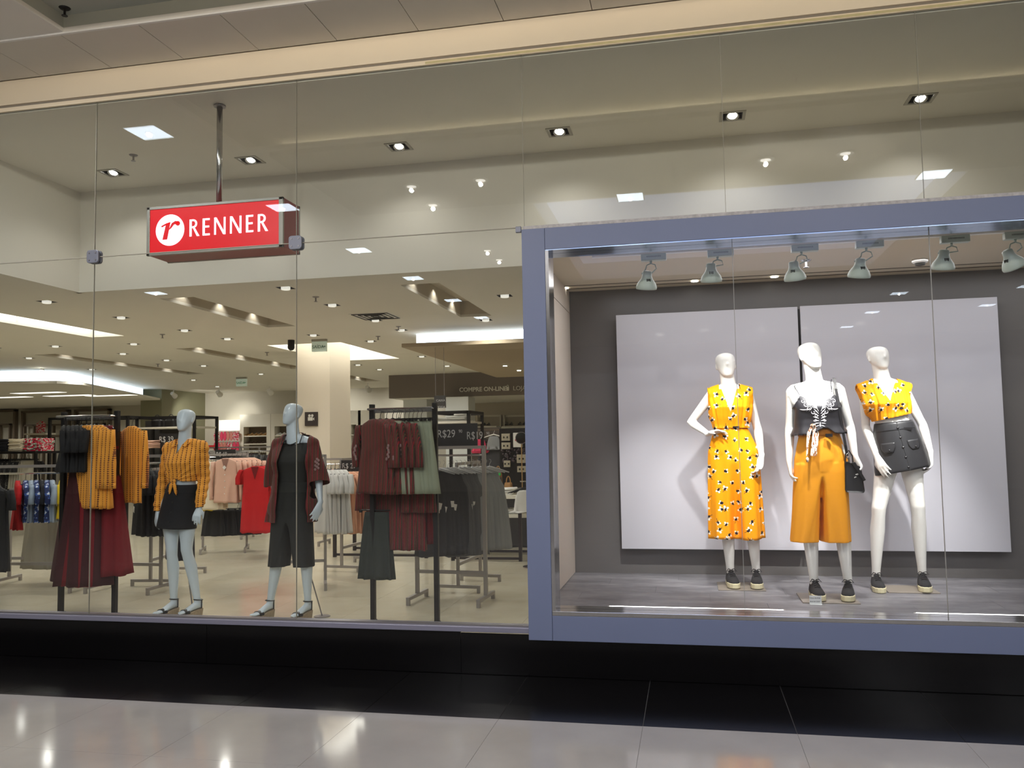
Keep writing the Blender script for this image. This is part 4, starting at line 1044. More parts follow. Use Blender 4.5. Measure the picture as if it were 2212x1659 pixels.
# trousers
def trousers(t, J, m, name, wa, wb, ha, hb, la, lb, hemz, cl, cr, waist_t=1.9, fold=.006, nf=9, parent=None, crz=None, ph=.4):
    c, l, f = frame_at(J, waist_t); ch_, lh, fh = frame_at(J, .55)
    up = skirt_rings(c, l, f, wa, wb, ch_, lh, fh, ha, hb, 14, fold*.6, nf, ph, .4, prof=lambda s: s**.8)
    g = G(); cr_, l0_, f0_ = frame_at(J, 0)
    mid = skirt_rings(ch_, lh, fh, ha, hb, cr_+V(0, 0, -.015), l0_, f0_, ha*1.01, hb*.96, 8, fold*.6, nf, ph, 0)
    g.loft(up+mid[1:], True)
    for cc, sg in ((cl, -1), (cr, 1)):
        # each leg starts as one half of the hip section and turns into its own oval at the hem
        N_ = 64; top = cr_+V(0, 0, -.015); rings = []
        for k in range(-1, 33):
            u = max(0, k)/32.; ct = lerp(top, V(cc[0], cc[1], hemz), u); s_ = .97 if k < 0 else 1.; rg = []
            for q in [2*PI*m_/N_ for m_ in range(N_)]:
                c_, sn = math.copysign(abs(math.cos(q))**.72, math.cos(q)), math.copysign(abs(math.sin(q))**.82, math.sin(q))
                dx = sg*(ha*1.01*c_ if c_ > 0 else -.012*abs(c_))*s_; D = top+l0_*dx+f0_*(hb*.96*sn*s_)+V(0, 0, .06 if k < 0 else 0)
                f = fold*u**.6*(math.sin(6*q+ph+sg)+.5*math.sin(10*q+ph))
                E_ = V(cc[0]+sg*(la+f)*c_, cc[1]-(lb+f)*sn, hemz)
                w_ = u**.85 if c_ < 0 else u
                p = lerp(D, E_, w_); p[0] += sg*.011*min(1, u*5)*(1 if c_ < 0 else 0)*abs(c_)**.3; p[2] = lerp(D[2], hemz, u); rg.append(p)
            rings.append(rg)
        g.loft(rings, True)
    me = blob(g, .007, 3)
    z0 = c[2]-.004
    carve(me, [((0, 0, hemz+.006), (0, 0, 1)), ((0, 0, z0), (0, 0, 1))], lambda p: p.z < hemz+.006 or p.z > z0)
    return cloth(name, me, m, parent or t)
hemz2 = (0.855,0.750,0.771)[2]
tr2 = trousers(t2, J2, m_ochre, 'trousers', .124, .096, .176, .128, .098, .120, hemz2, (0.765,0.790,0.769), (0.963,0.790,0.764))
c, l, f = frame_at(J2, 1.95)
obj('waist_sash', open_loft(skirt_rings(c+V(0, 0, .012), l, f, .126, .099, c-V(0, 0, .040), l, f, .138, .110, 6, .002, 17, 1., 0)), m_ochd, tr2, smooth=True, solid=.005)
# printed tie with tassel
n = N('printed_tie'); co = n.coord(scale=(55, 1, 22)); f_ = n.noise(co, 2.2, 2); k = n.math('GREATER_THAN', f_, .53)
n.set(Base_Color=n.mix(k, srgb((232, 222, 205)), srgb((150, 96, 60))), Roughness=.8); m_tie = n.m
g = G()
def ribbon(pts, wds, g):
    rings = []
    for (x_, y_, z_), w_ in zip(pts, wds): rings.append([(x_-w_, y_, z_), (x_+w_, y_, z_), (x_+w_, y_-.004, z_), (x_-w_, y_-.004, z_)])
    g.loft(rings)
ribbon([(0.832,0.665,1.579), (0.848,0.660,1.525), (0.836,0.645,1.447), (0.824,0.640,1.368)], [.012, .020, .021, .021], g)
ribbon([(0.829,0.660,1.579), (0.802,0.655,1.526), (0.788,0.640,1.447), (0.781,0.635,1.369)], [.008, .012, .007, .005], g)
g.ball((0.783,0.635,1.344), .013, 7, (.8, .6, 1.4)); g.ball((0.832,0.660,1.576), .016, 8, (1.2, .7, .7))
obj('printed_tie', g, m_tie, tr2)
g = G(); a = (0.933,0.655,1.508); g.box(a[0]-.022, a[0]+.022, a[1]-.006, a[1]+.01, a[2]-.012, a[2]+.010); obj('pull_tab', g, m_blkl, tr2)
# scroll print on the camisole: raised white scrollwork following the front
def on_front(me_o, x, z, y0):
    ok, loc, no, i = me_o.ray_cast(Vector((x, y0-1, z))-wloc(me_o), Vector((0, 1, 0)))
    return (loc+wloc(me_o)) if ok else None
bpy.context.view_layer.update()
g = G()
def scroll(c, r0, r1, a0, a1, wd, sx):
    pts = []; rs = []
    for k in range(13):
        u = k/12; a = a0+(a1-a0)*u; r = r0+(r1-r0)*u
        x = c[0]+sx*r*math.cos(a); z = c[1]+r*math.sin(a); p = on_front(cm, x, z, y2)
        if p is None: continue
        pts.append((p.x, p.y-.002, p.z)); rs.append(wd*.62*(.5+.7*math.sin(PI*u)))
    if len(pts) > 3: g.tube(pts, rs, 6)
def leaf(x, z, ang, ln, wd, sx):
    p0 = on_front(cm, x, z, y2); p1 = on_front(cm, x+sx*ln*math.cos(ang)*.5, z+ln*math.sin(ang)*.5, y2); p2 = on_front(cm, x+sx*ln*math.cos(ang), z+ln*math.sin(ang), y2)
    if p0 and p1 and p2: g.tube([(q.x, q.y-.0015, q.z) for q in (p0, p1, p2)], [wd*.35, wd*.7, wd*.12], 6)
zm = zc-.02
for sx in (-1, 1):
    for (dx, dz, r0, r1, a0, a1, wd) in ((.055, .030, .004, .020, 0, 6.5, .0035), (.082, .020, .003, .018, 1, 7.5, .0035), (.100, .045, .003, .014, 2, 8, .003), (.030, .012, .003, .016, 0, 6, .0035), (.068, -.006, .003, .016, 3, 9, .0035), (.040, -.030, .003, .016, 1, 7, .0035), (.020, -.055, .003, .014, 2, 8, .0035), (.030, -.085, .003, .012, 0, 6, .003), (.085, .068, .003, .014, 0, 6, .003)):
        scroll((x0+sx*dx, zm+dz), r0, r1, a0, a1, wd, sx)
    scroll((x0, zm+.02), .035, .040, -.9, .5, .004, sx)
    for k in range(7): leaf(x0+sx*.008, zm-.025-.016*k, 1.1-.25*k, .050-.004*k, .006, sx)
    for k in range(5): leaf(x0+sx*(.05+.012*k), zm+.0-.004*k, -.9+.3*k, .03, .005, sx)
leaf(x0, zm-.10, -1.57, .05, .008, 1)
obj('scroll_print', g, m_lace, cm, label='white scroll print down the front')
# handbag on the shoulder
hb = Vector((1.087,0.720,1.205)); hbx, hby, hbz = hb
t = thing('handbag', 'black leather handbag hanging by a long strap from the centre mannequin', 'handbag', hb)
L = lambda u, v, y=.72: np.array(at_(u, v, y))
g = G()
tl, tr_, br, bl = (1.036,0.760,1.331), (1.137,0.760,1.289), (1.156,0.760,1.111), (1.027,0.760,1.118)
def bagring(y, k):
    cx = sum(p[0] for p in (tl, tr_, br, bl))/4; cz = sum(p[2] for p in (tl, tr_, br, bl))/4
    pts = []
    P4 = [tl, tr_, br, bl]
    for i in range(4):
        a, b = P4[i], P4[(i+1) % 4]
        for u in (0.08, .35, .65, .92): pts.append((cx+(lerp(a[0], b[0], u)-cx)*k, y, cz+(lerp(a[2], b[2], u)-cz)*k))
    return pts
g.loft([bagring(.70, .90), bagring(.69, 1.0), bagring(.79, 1.0), bagring(.80, .92)])
obj('bag_body', g, m_lea, t, smooth=False, bevel=.004)
g = G(); fl_ = [(1.073,0.680,1.317), (1.097,0.680,1.323), (1.161,0.670,1.201), (1.143,0.670,1.192)]
g.prism([(p[0], p[2]) for p in fl_], (0, .672, 0), (1, 0, 0), (0, 0, 1), (0, .02, 0)); obj('flap', g, m_blkl, t, bevel=.003)
g = G()
pts = [(1.009,0.860,1.912), (1.004,0.790,1.904), (1.002,0.725,1.826), (1.014,0.700,1.697), (1.027,0.700,1.570), (1.041,0.690,1.437), (1.051,0.700,1.364)]
rings = []
for p in pts: rings.append([(p[0]-.009, p[1], p[2]), (p[0]+.009, p[1], p[2]), (p[0]+.009, p[1]-.004, p[2]), (p[0]-.009, p[1]-.004, p[2])])
g.loft(rings); obj('shoulder_strap', g, m_blkl, t)
g = G(); p = (1.056,0.690,1.364); g.tube([(p[0]+.012*math.cos(a), p[1], p[2]+.02*math.sin(a)) for a in [2*PI*k/12 for k in range(13)]], .003, 6); g.tube([(p[0]+.004, p[1], p[2]-.01), (p[0]+.004, p[1], p[2]-.045)], .005, 6)
obj('metal_ring', g, m_chrome, t)
g = G(); a, b = (1.037,0.700,1.317), (1.088,0.700,1.304); g.tube([a, (a[0]+.004, a[1], a[2]+.06), ((a[0]+b[0])/2, a[1], a[2]+.085), (b[0]-.004, b[1], b[2]+.06), b], .005, 8); obj('carry_handle', g, m_blkl, t)
# price sign on the plate
q = Vector((0.811,0.717,0.390)); t = thing('price_card', 'small clear price card by the feet of the centre mannequin', 'price card', (q.x, .585, .38))
pa, pb = (0.755,0.600,0.432), (0.833,0.600,0.387)
obj('card', G().box(pa[0], pb[0], .598, .602, .381, .381+.055), mat('clear_card', (214, 216, 216), .25), t)
obj('card_foot', G().box(pa[0], pb[0], .57, .602, .380, .383), mat('clear_card', (0, 0, 0)), t)
g = text_g('Casaco R$ 99,90', .0095, (pa[0]+.004, .597, .418), (1, 0, 0), (0, 0, 1), .001); obj('print', g, m_blkl, t)
g = text_g('Bolsa R$ 129,90', .0095, (pa[0]+.004, .597, .395), (1, 0, 0), (0, 0, 1), .001); obj('print', g, m_blkl, t)

# ================= 3  right display mannequin
y3 = 1.21
J3 = J_(dict(top=(1.398,1.210,2.161), chin=(1.400,1.180,1.984), neck=(1.412,1.210,1.897), shL=(1.281,1.210,1.839), shR=(1.543,1.210,1.838), chest=(1.422,1.200,1.732), waist=(1.456,1.190,1.602), hip=(1.485,1.200,1.439), crotch=(1.492,1.200,1.311),
    elL=(1.282,1.240,1.565), wrL=(1.323,1.120,1.355), tpL=(1.367,1.060,1.230), elR=(1.674,1.240,1.571), wrR=(1.703,1.180,1.369), tpR=(1.687,1.160,1.207),
    hpL=(1.427,1.210,1.355), hpR=(1.561,1.210,1.387), knL=(1.332,1.170,0.972), knR=(1.598,1.170,0.985), anL=(1.305,1.240,0.465), anR=(1.626,1.260,0.490),
    toeL=(1.295,1.000,0.429), toeR=(1.596,1.000,0.459), floorL=(ZD+.030, ZD+.030), floorR=(ZD+.034, ZD+.034), yaw=.35, hnL=(.6, .6, -.1), tsL=-1, curlL=.25, hnR=(-.9, -.2, 0), tsR=1, curlR=.45))
t3 = base_mannequin('mannequin', 'white mannequin in a short orange floral top and black leather miniskirt', (J3['crotch'][0], y3, .38), J3, m_man, body(J3))
p0 = (1.354,1.101,0.380); p1 = (1.697,1.138,0.380); plate(t3, p0[0], p1[0], 1.08, 1.38)
for sd in 'LR': sneaker(t3, J3['an'+sd], J3['toe'+sd]-J3['an'+sd], .381 if sd == 'L' else ZD-.003, sd)
me = top_shell(J3, 2.0, off=.016, sh_out=1.55, sh_r=.062, scale=lambda t: (1+.10*max(0, 1-abs(t-2.55)/.7), 1.08))
displace(me, pleat(J3, .0045, 140, 1.2))
nz = float(J3['neck'][2]); nx = float(J3['neck'][0])+.004
pls, kf = vneck_kill(J3, (1.427,1.100,1.745)[2], nz-.015, .084, nz+.035, cx=nx+.006)
axl = J3['shL'][0]-.058; axr = J3['shR'][0]+.058
pa, pb = np.array((1.301,1.100,1.597)), np.array((1.572,1.100,1.654)); k_ = (pb[2]-pa[2])/(pb[0]-pa[0])
carve(me, pls+[((axl, 0, 0), nrm(V(1, 0, .35))), ((axr, 0, 0), nrm(V(1, 0, -.35))), ((pa[0], 0, pa[2]), nrm(V(-k_, 0, 1)))], lambda p: kf(p) or p.x < axl-(p.z-nz)*.0 and False or p.z < pa[2]+(p.x-pa[0])*k_ or ((p.x-axl)+.35*p.z < 0 if False else p.x < axl or p.x > axr))
ct = cloth('cropped_top', me, m_flor2, t3)
cB, lB, fB = frame_at(J3, 2.2)
g = G(); a = (1.486,1.080,1.695); g.box(a[0]-.026, a[0]+.026, a[1]-.008, a[1]+.006, a[2]-.007, a[2]+.007); obj('tie_bar', g, m_blkl, ct)
# leather mini skirt, hips tilted
cT = np.array((1.462,1.190,1.598)); cBm = np.array((1.512,1.190,1.244))
lt = nrm(V(1, 0, .10)); lb_ = nrm(V(1, 0, .19)); fwd = V(0, -1, 0)
rg = skirt_rings(cT, lt, fwd, .130, .098, cBm, lb_, fwd, .198, .140, 22, .0025, 5, .5, 1., prof=lambda s: s**.75)
sk = obj('miniskirt', open_loft(rg), m_lea, t3, smooth=True, solid=.003)
def sk_pt(u, v, out=.004):
    """point on skirt front: u -1..1 across, v 0..1 down"""
    c = lerp(cT, cBm, v); s = v**.75; a = lerp(.130, .198, s); b = lerp(.098, .140, s); lat = nrm(lerp(lt, lb_, v)); q = math.acos(max(-1, min(1, u)))
    return c+lat*(a)*math.cos(q)+fwd*(b+out)*math.sin(q)
for k in range(5):
    p = sk_pt(.0+.06*(k/4.), .13+.20*k); obj('button', G().ball(p, .0085, 6, (1, .6, 1)), m_blkl, sk)
g = G(); g.tube([sk_pt(.0+.01*k, k/10., .003) for k in range(11)], .0022, 5); g.tube([sk_pt(u/10., .16, .003) for u in range(-9, 10)], .0020, 5); obj('seam', g, m_lea, sk)
for u0, v0 in ((-.52, .40), (.52, .40)):
    rings = []
    for i in range(7):
        v = v0+.20*i/6; wd = .26*(1 if i < 4 else (1-.10*(i-3)**1.5))
        rings.append([sk_pt(u0+wd*(-1+2*k/8.), v, .006) for k in range(9)])
    g = G(); g.loft(rings, False, False); pk = obj('pocket_flap', g, m_lea, sk, smooth=True, solid=.006)
    obj('button', G().ball(sk_pt(u0+.02, v0+.15, .010), .0085, 6, (1, .6, 1)), m_blkl, sk)
a = sk_pt(.45, .17, .006); obj('logo_tab', G().box(a[0]-.028, a[0]+.028, a[1]-.003, a[1]+.002, a[2]-.009, a[2]+.009), m_blkl, sk)

# ================= 4  shop mannequin, orange shirt
y4 = 1.45
J4 = J_(dict(top=(-4.468,1.450,1.849), chin=(-4.449,1.410,1.644), neck=(-4.460,1.450,1.548), shL=(-4.609,1.450,1.492), shR=(-4.285,1.450,1.500), chest=(-4.447,1.440,1.361), waist=(-4.458,1.430,1.196), hip=(-4.495,1.440,1.018), crotch=(-4.507,1.440,0.874),
    elL=(-4.691,1.480,1.183), wrL=(-4.698,1.420,0.942), tpL=(-4.683,1.360,0.783), elR=(-4.278,1.480,1.225), wrR=(-4.247,1.360,0.979), tpR=(-4.253,1.300,0.843),
    hpL=(-4.588,1.450,0.927), hpR=(-4.422,1.450,0.927), knL=(-4.549,1.410,0.594), knR=(-4.402,1.410,0.595), anL=(-4.553,1.460,0.097), anR=(-4.316,1.460,0.114),
    toeL=(-4.62, 1.20, 0), toeR=(-4.42, 1.20, 0), floorL=(.075, .05), floorR=(.075, .05), yaw=-.1, toes=True, hnL=(.5, .7, 0), tsL=-1, curlL=.3, hnR=(-.3, .9, -.2), tsR=1, curlR=.35))
t4 = base_mannequin('mannequin', 'pale mannequin in knotted orange striped shirt and short black skirt', (J4['crotch'][0], y4, 0), J4, m_man2, body(J4))
for sd in 'LR': sandal(t4, J4['an'+sd], J4['toe'+sd]-J4['an'+sd], .075, .05)
m_grip = m_steel
obj('support_rod', G().tube([(-4.40, 1.52, .01), (-4.44, 1.5, .35)], .006, 8).cyl((-4.40, 1.52, 0.001), .07, .006, 20), m_steel, t4)
def sleeve_long(r0, r1, ext=.02):
    def f(g, J, sd):
        sh, el, wr = J['sh'+sd], J['el'+sd], J['wr'+sd]
        g.tube([lerp(sh, el, -.05), lerp(sh, el, .3), lerp(sh, el, .7), el, lerp(el, wr, .4), lerp(el, wr, .88), lerp(el, wr, .90), lerp(el, wr, 1.05)], [r0, r0*.98, r0*.93, r0*.92, r0*.86, r0*.78, r1, r1], 16)
    return f
me = top_shell(J4, 2.0, off=.018, sh_out=.2, scale=lambda t: (1+.14*max(0, 1-abs(t-2.6)/.6), 1.12), sleeve=sleeve_long(.057, .034), hi=4.6)
kx, kz = J4['waist'][0]-.02, float(J4['waist'][2])+.005
def conv(co, no):
    d = np.sqrt((co[:, 0]-kx)**2+(co[:, 2]-kz)**2)+.02; a = np.arctan2(co[:, 2]-kz, co[:, 0]-kx)
    body_ = (np.abs(co[:, 0]-J4['waist'][0]) < .17)
    return np.where(body_, .006*np.sin(a*22)*np.exp(-d*3), .003*np.sin(co[:, 2]*90))
displace(me, conv)
nz = float(J4['neck'][2]); nx = float(J4['neck'][0])
pls, kf = vneck_kill(J4, (-4.434,1.340,1.433)[2], nz+.02, .050, nz+.05, cx=nx-.004)
hemL, hemR = kz-.0, kz-.06
def k4(p):
    if kf(p): return True
    if abs(p.x-J4['waist'][0]) < .165 and p.z < (kz-.012 if p.x < kx else kz+.03-(p.x-kx)*.36) and p.z > .9*0: return True if abs(p.x-J4['waist'][0]) < .158 else False
    for sd in 'LR':
        wr, el = J4['wr'+sd], J4['el'+sd]; d = nrm(wr-el)
        if np.dot(np.array(p)-wr, d) > -.0 and np.linalg.norm(np.array(p)-wr) < .12: return True
    return False
carve(me, pls+[(tuple(J4['wrL']), tuple(nrm(J4['wrL']-J4['elL']))), (tuple(J4['wrR']), tuple(nrm(J4['wrR']-J4['elR'])))], k4)
sh4 = cloth('shirt', me, m_oshirt, t4)
g = G(); kp = V(kx, y4-.135, kz+.005)
g.ball(kp, .022, 8, (1.2, .8, .9))
for dx, ln in ((-.035, .115), (.035, .125)):
    g.tube([kp, kp+V(dx*.5, -.008, -.04), kp+V(dx*.9, -.006, -ln*.8), kp+V(dx, -.004, -ln)], [.010, .017, .015, .004], 8, flat=.5)
obj('knot', g, m_oshirt, sh4, smooth=True)
# collar points
g = G(); nf = V(nx, y4, nz)
for s in (-1, 1):
    b0 = nf+V(s*.052, .03, .035); pts = [(b0+V(0, 0, 0)), nf+V(s*.062, -.045, .022), nf+V(s*.030, -.085, -.035), nf+V(s*.068, -.088, -.045), nf+V(s*.090, -.045, -.004), nf+V(s*.075, .03, .008)]
    g.add([tuple(p) for p in pts]+[tuple(p+V(0, -.004, .003)) for p in pts], [(0, 1, 4, 5), (1, 2, 3, 4), (6, 7, 10, 11), (7, 8, 9, 10), (0, 6, 7, 1), (1, 7, 8, 2), (2, 8, 9, 3), (3, 9, 10, 4), (4, 10, 11, 5), (5, 11, 6, 0)])
obj('collar', g, m_oshirt, sh4)
for sd in 'LR':
    wr, el = J4['wr'+sd], J4['el'+sd]; obj('cuff', open_loft([[tuple(q) for q in r] for r in skirt_rings(lerp(el, wr, .90), nrm(np.cross(wr-el, V(0, 1, 0))), V(0, -1, 0), .037, .037, lerp(el, wr, 1.02), nrm(np.cross(wr-el, V(0, 1, 0))), V(0, -1, 0), .035, .035, 4, .0005, 9, n=40)]), m_oshirt, sh4, smooth=True, solid=.004)
cT = np.array((-4.462,1.430,1.171)); cBm = np.array((-4.518,1.430,0.784))
rg = skirt_rings(cT, nrm(V(1, 0, -.02)), V(0, -1, 0), .135, .100, cBm, nrm(V(1, 0, -.04)), V(0, -1, 0), .182, .135, 20, .003, 5, 1.5, 1., prof=lambda s: s**.7)
s4 = obj('skirt', open_loft(rg), m_denim, t4, smooth=True, solid=.003)
for k in range(4):
    v = .18+.22*k; c = lerp(cT, cBm, v); obj('button', G().ball((c[0]+.005, c[1]-lerp(.100, .135, v**.7)-.002, c[2]), .008, 6, (1, .6, 1)), m_blkl, s4)

# ================= 5  shop mannequin, kimono over black jumpsuit
y5 = 1.47
J5 = J_(dict(top=(-3.425,1.470,1.877), chin=(-3.445,1.440,1.681), neck=(-3.407,1.470,1.571), shL=(-3.568,1.500,1.504), shR=(-3.231,1.450,1.515), chest=(-3.388,1.450,1.356), waist=(-3.388,1.440,1.188), hip=(-3.401,1.450,1.011), crotch=(-3.410,1.450,0.882),
    elL=(-3.642,1.550,1.225), wrL=(-3.620,1.560,0.999), tpL=(-3.592,1.540,0.838), elR=(-3.167,1.460,1.225), wrR=(-3.123,1.400,1.009), tpR=(-3.160,1.340,0.861),
    hpL=(-3.485,1.460,0.926), hpR=(-3.323,1.460,0.926), knL=(-3.530,1.420,0.590), knR=(-3.274,1.420,0.592), anL=(-3.634,1.480,0.121), anR=(-3.277,1.480,0.140),
    toeL=(-3.72, 1.20, 0), toeR=(-3.36, 1.20, 0), floorL=(.078, .05), floorR=(.078, .05), yaw=-.35, toes=True, hnL=(.9, -.1, 0), tsL=-1, hnR=(-.7, .5, -.2), tsR=1, curlR=.3))
t5 = base_mannequin('mannequin', 'pale mannequin in red striped kimono over a black cropped jumpsuit', (J5['crotch'][0], y5, 0), J5, m_man2, body(J5))
J5['toeL'] = J5['toeL']; 
for sd in 'LR': sandal(t5, J5['an'+sd], J5['toe'+sd]-J5['an'+sd], .078, .05)
me = top_shell(J5, 1.7, off=.010, sh_out=.2)
zc5 = (-3.339,1.350,1.502)[2]; x5 = J5['chest'][0]-.0
carve(me, [((x5, 0, zc5), nrm(V(-.3, 0, 1))), ((x5, 0, zc5), nrm(V(.3, 0, 1))), ((0, 0, zc5+.02), (0, 0, 1)), ((0, 0, float(J5['waist'][2])-.02), (0, 0, 1))], lambda p: p.z > zc5+min(.02, abs(p.x-x5)*.3) or p.z < float(J5['waist'][2])-.02 or abs(p.x-x5) > .17)
j5 = cloth('jumpsuit', me, m_crepe, t5)
g = G()
for s in (-1, 1): g.tube([(x5+s*.085, y5-.10, zc5+.01), (x5+s*.088, y5-.05, zc5+.085), (x5+s*.085, y5+.02, zc5+.10)], .004, 6)
obj('shoulder_straps', g, m_crepe, j5)
hz5 = (-3.346,1.400,0.452)[2]
trousers(t5, J5, m_crepe, 'jumpsuit_legs', .136, .100, .178, .126, .092, .100, hz5, (-3.527,1.450,0.442), (-3.302,1.450,0.445), waist_t=2.0, parent=j5)
# kimono: open front, half sleeves
def slv(g, J, sd):
    sh, el, wr = J['sh'+sd], J['el'+sd], J['wr'+sd]
    g.tube([lerp(sh, el, -.05), lerp(sh, el, .3), lerp(sh, el, .8), lerp(el, wr, .18), lerp(el, wr, .35)], [.062, .070, .082, .090, .094], 18)
g = G(); g.loft(torso_rings(J5, .2, 4.3, .030, scale=lambda t: (1.12, 1.12)))
cc, ll, ff = frame_at(J5, .9)
kz0 = (-3.346,1.400,0.839)[2]
g.loft(skirt_rings(J5['waist']+V(0, 0, .1), V(1, 0, 0), V(0, -1, 0), .175, .13, V(J5['hip'][0]-.02, y5, kz0-.03), V(1, 0, 0), V(0, -1, 0), .235, .165, 20, .010, 7, 0., 1.))
for sd in 'LR':
    sh = J5['sh'+sd]; nb = J5['neck']
    g.tube([nb+V(0, .02, -.005), nb*.5+sh*.5+V(0, .006, .010), sh], [.056, .056, .062], 18); g.tube([J5['spine'][3]*.3+sh*.7-V(0, 0, .05), sh], [.09, .064], 16); slv(g, J5, sd); g.ball(sh+V(0, 0, -.002), .068, 10)
me = blob(g, .007, 4)
displace(me, lambda co, no: .004*np.sin(co[:, 0]*75+co[:, 1]*30))
elR, wrR = J5['elR'], J5['wrR']; dR = nrm(wrR-elR); pR = lerp(elR, wrR, .25); elL, wrL = J5['elL'], J5['wrL']; dL = nrm(wrL-elL); pL = lerp(elL, wrL, .25)
xl0, xl1, xr0, xr1 = (-3.473,1.340,1.512)[0], (-3.498,1.340,0.876)[0], (-3.236,1.340,1.548)[0], (-3.232,1.340,0.877)[0]
z0_, z1_ = (-3.360,1.340,1.530)[2], (-3.360,1.340,0.876)[2]
def kk(p):
    if p.z < kz0: return True
    if p.y < y5-.01:
        u = (z0_-p.z)/(z0_-z1_)
        a, b = lerp(xl0, xl1, max(-.5, u)), lerp(xr0, xr1, max(-.3, u))
        if u < 0: a += .0; b -= .0
        if a < p.x < b: return True
    if p.z > float(J5['neck'][2])+.012 and abs(p.x-J5['neck'][0]) < .058: return True
    v = np.array(p)
    if np.dot(v-pR, dR) > 0 and np.linalg.norm(v-pR) < .14 and p.x > pR[0]-.055: return True
    return False
carve(me, [((0, 0, kz0), (0, 0, 1)), ((xl0, 0, z0_), nrm(V(z0_-z1_, 0, (xl1-xl0)))), ((xr0, 0, z0_), nrm(V(z0_-z1_, 0, xr1-xr0))), (tuple(pR), tuple(dR)), (tuple(pL), tuple(dL)), ((0, y5-.01, 0), (0, 1, 0))], kk)
km = cloth('kimono', me, m_kimono, t5)
m_lacep = mat('dusty_lace', (150, 118, 116), .85)
g = G(); p = lerp(J5['shR'], J5['elR'], .62)+V(.045, -.07, 0)
for k in range(9): g.ball(p+V(.016*math.sin(k*2.1), -.004*k*.2, .045-.011*k), .012, 5, (1, .35, 1))
obj('lace_applique', g, m_lacep, km)
g = G()
pts = [J5['neck']+V(.048*math.sin(a)*1.25+.0, -.062*math.cos(a)-.012, .035-.10*(math.cos(a)*.5+.5)) for a in [-2.5+5*k/24 for k in range(25)]]
g.tube(pts, .0025, 6)
for p in pts: g.ball(p, .0075, 5)
obj('bead_necklace', g, m_blkl, t5)
g = G(); q = (-3.298,1.300,0.872)
obj('support_rod', G().tube([(-3.20, 1.60, .01), (-3.28, 1.52, .40)], .006, 8).cyl((-3.20, 1.60, 0.001), .07, .006, 20), m_steel, t5)

# ---------------------------------------------------------------- garments on hangers (templates, built once)
m_hang = mat('hanger_black', (30, 30, 32), .4); m_hangc = mat('hanger_clear', (176, 178, 180), .25, .2)
m_tag = mat('paper_tag', (226, 222, 214), .7)
def cl(name, rgb, **k): return mat(name, rgb, .85, bump=.2, bscale=220, bdist=.0008, **k)
c_red = cl('red_jersey', (186, 16, 24)); c_wine = cl('wine_chiffon', (116, 6, 22)); c_wined = cl('dark_wine', (60, 8, 18)); c_black = cl('black_jersey', (22, 22, 26)); c_navy = cl('navy_black', (22, 24, 34))
c_rose = cl('dusty_rose_knit', (214, 172, 152)); c_cream = cl('cream_knit', (226, 214, 190)); c_peach = cl('peach_knit', (214, 160, 130)); c_whitec = cl('white_cotton', (216, 214, 210))
c_sage = cl('sage_linen', (150, 156, 134)); c_gdk = cl('dark_grey_knit', (58, 58, 62)); c_gmd = cl('mid_grey_knit', (92, 92, 94)); c_glt = cl('light_grey_knit', (140, 142, 144)); c_green = cl('dark_green_crepe', (48, 54, 50))
c_blue = cl('blue_denim_print', (52, 76, 138)); c_lbl = cl('pale_blue', (150, 164, 182)); c_stone = cl('stone_linen', (160, 154, 140)); c_yel = cl('yellow_cotton', (222, 190, 30)); c_pink = cl('pink_cotton', (214, 60, 96))
n = N('black_white_speck'); co = n.coord(); k = n.math('GREATER_THAN', n.noise(co, 60, 2), .62)
n.set(Base_Color=n.mix(k, srgb((24, 24, 28)), srgb((170, 168, 160))), Roughness=.8); m_speck = n.m
n = N('denim_splash'); co = n.coord(); f_ = n.noise(co, 22, 3)
n.set(Base_Color=n.ramp(f_, [(.40, srgb((30, 44, 92))), (.5, srgb((60, 92, 160))), (.58, srgb((210, 214, 220)))], 'CONSTANT'), Roughness=.8); m_splash = n.m
n = N('pink_splash'); co = n.coord(); f_ = n.noise(co, 24, 2)
n.set(Base_Color=n.ramp(f_, [(.42, srgb((196, 30, 66))), (.52, srgb((228, 226, 220))), (.6, srgb((120, 150, 130)))], 'CONSTANT'), Roughness=.8); m_psplash = n.m

def hanger_g(w=.20, clip=False):
    g = G()
    g.tube([(0.0, 0, .0)]+[(.018*math.sin(a)*1.0, 0, -.018+.018*math.cos(a)) for a in [PI*k/6 for k in range(1, 6)]]+[(0.004, 0, -.040), (0, 0, -.075)], .0022, 5)
    if clip: g.tube([(-w*.8, 0, -.080), (w*.8, 0, -.080)], .006, 6); g.box(-w*.75-.012, -w*.75+.012, -.008, .008, -.10, -.075); g.box(w*.75-.012, w*.75+.012, -.008, .008, -.10, -.075)
    else: g.tube([(-w, 0, -.135), (-w*.5, 0, -.103), (0, 0, -.075), (w*.5, 0, -.103), (w, 0, -.135)], [.006, .009, .011, .009, .006], 6)
    return g
def ringg(cx, y, z, a, b, n, fold, nf, ph):
    r = []
    for k in range(n):
        q = 2*PI*k/n; f = fold*(math.sin(nf*q+ph)+.5*math.sin(nf*1.6*q+ph*2))
        c_, s_ = math.cos(q), math.sin(q)
        r.append((cx+(a+f*.4)*math.copysign(abs(c_)**.8, c_), y+(b+f)*math.copysign(abs(s_)**.9, s_), z))
    return r
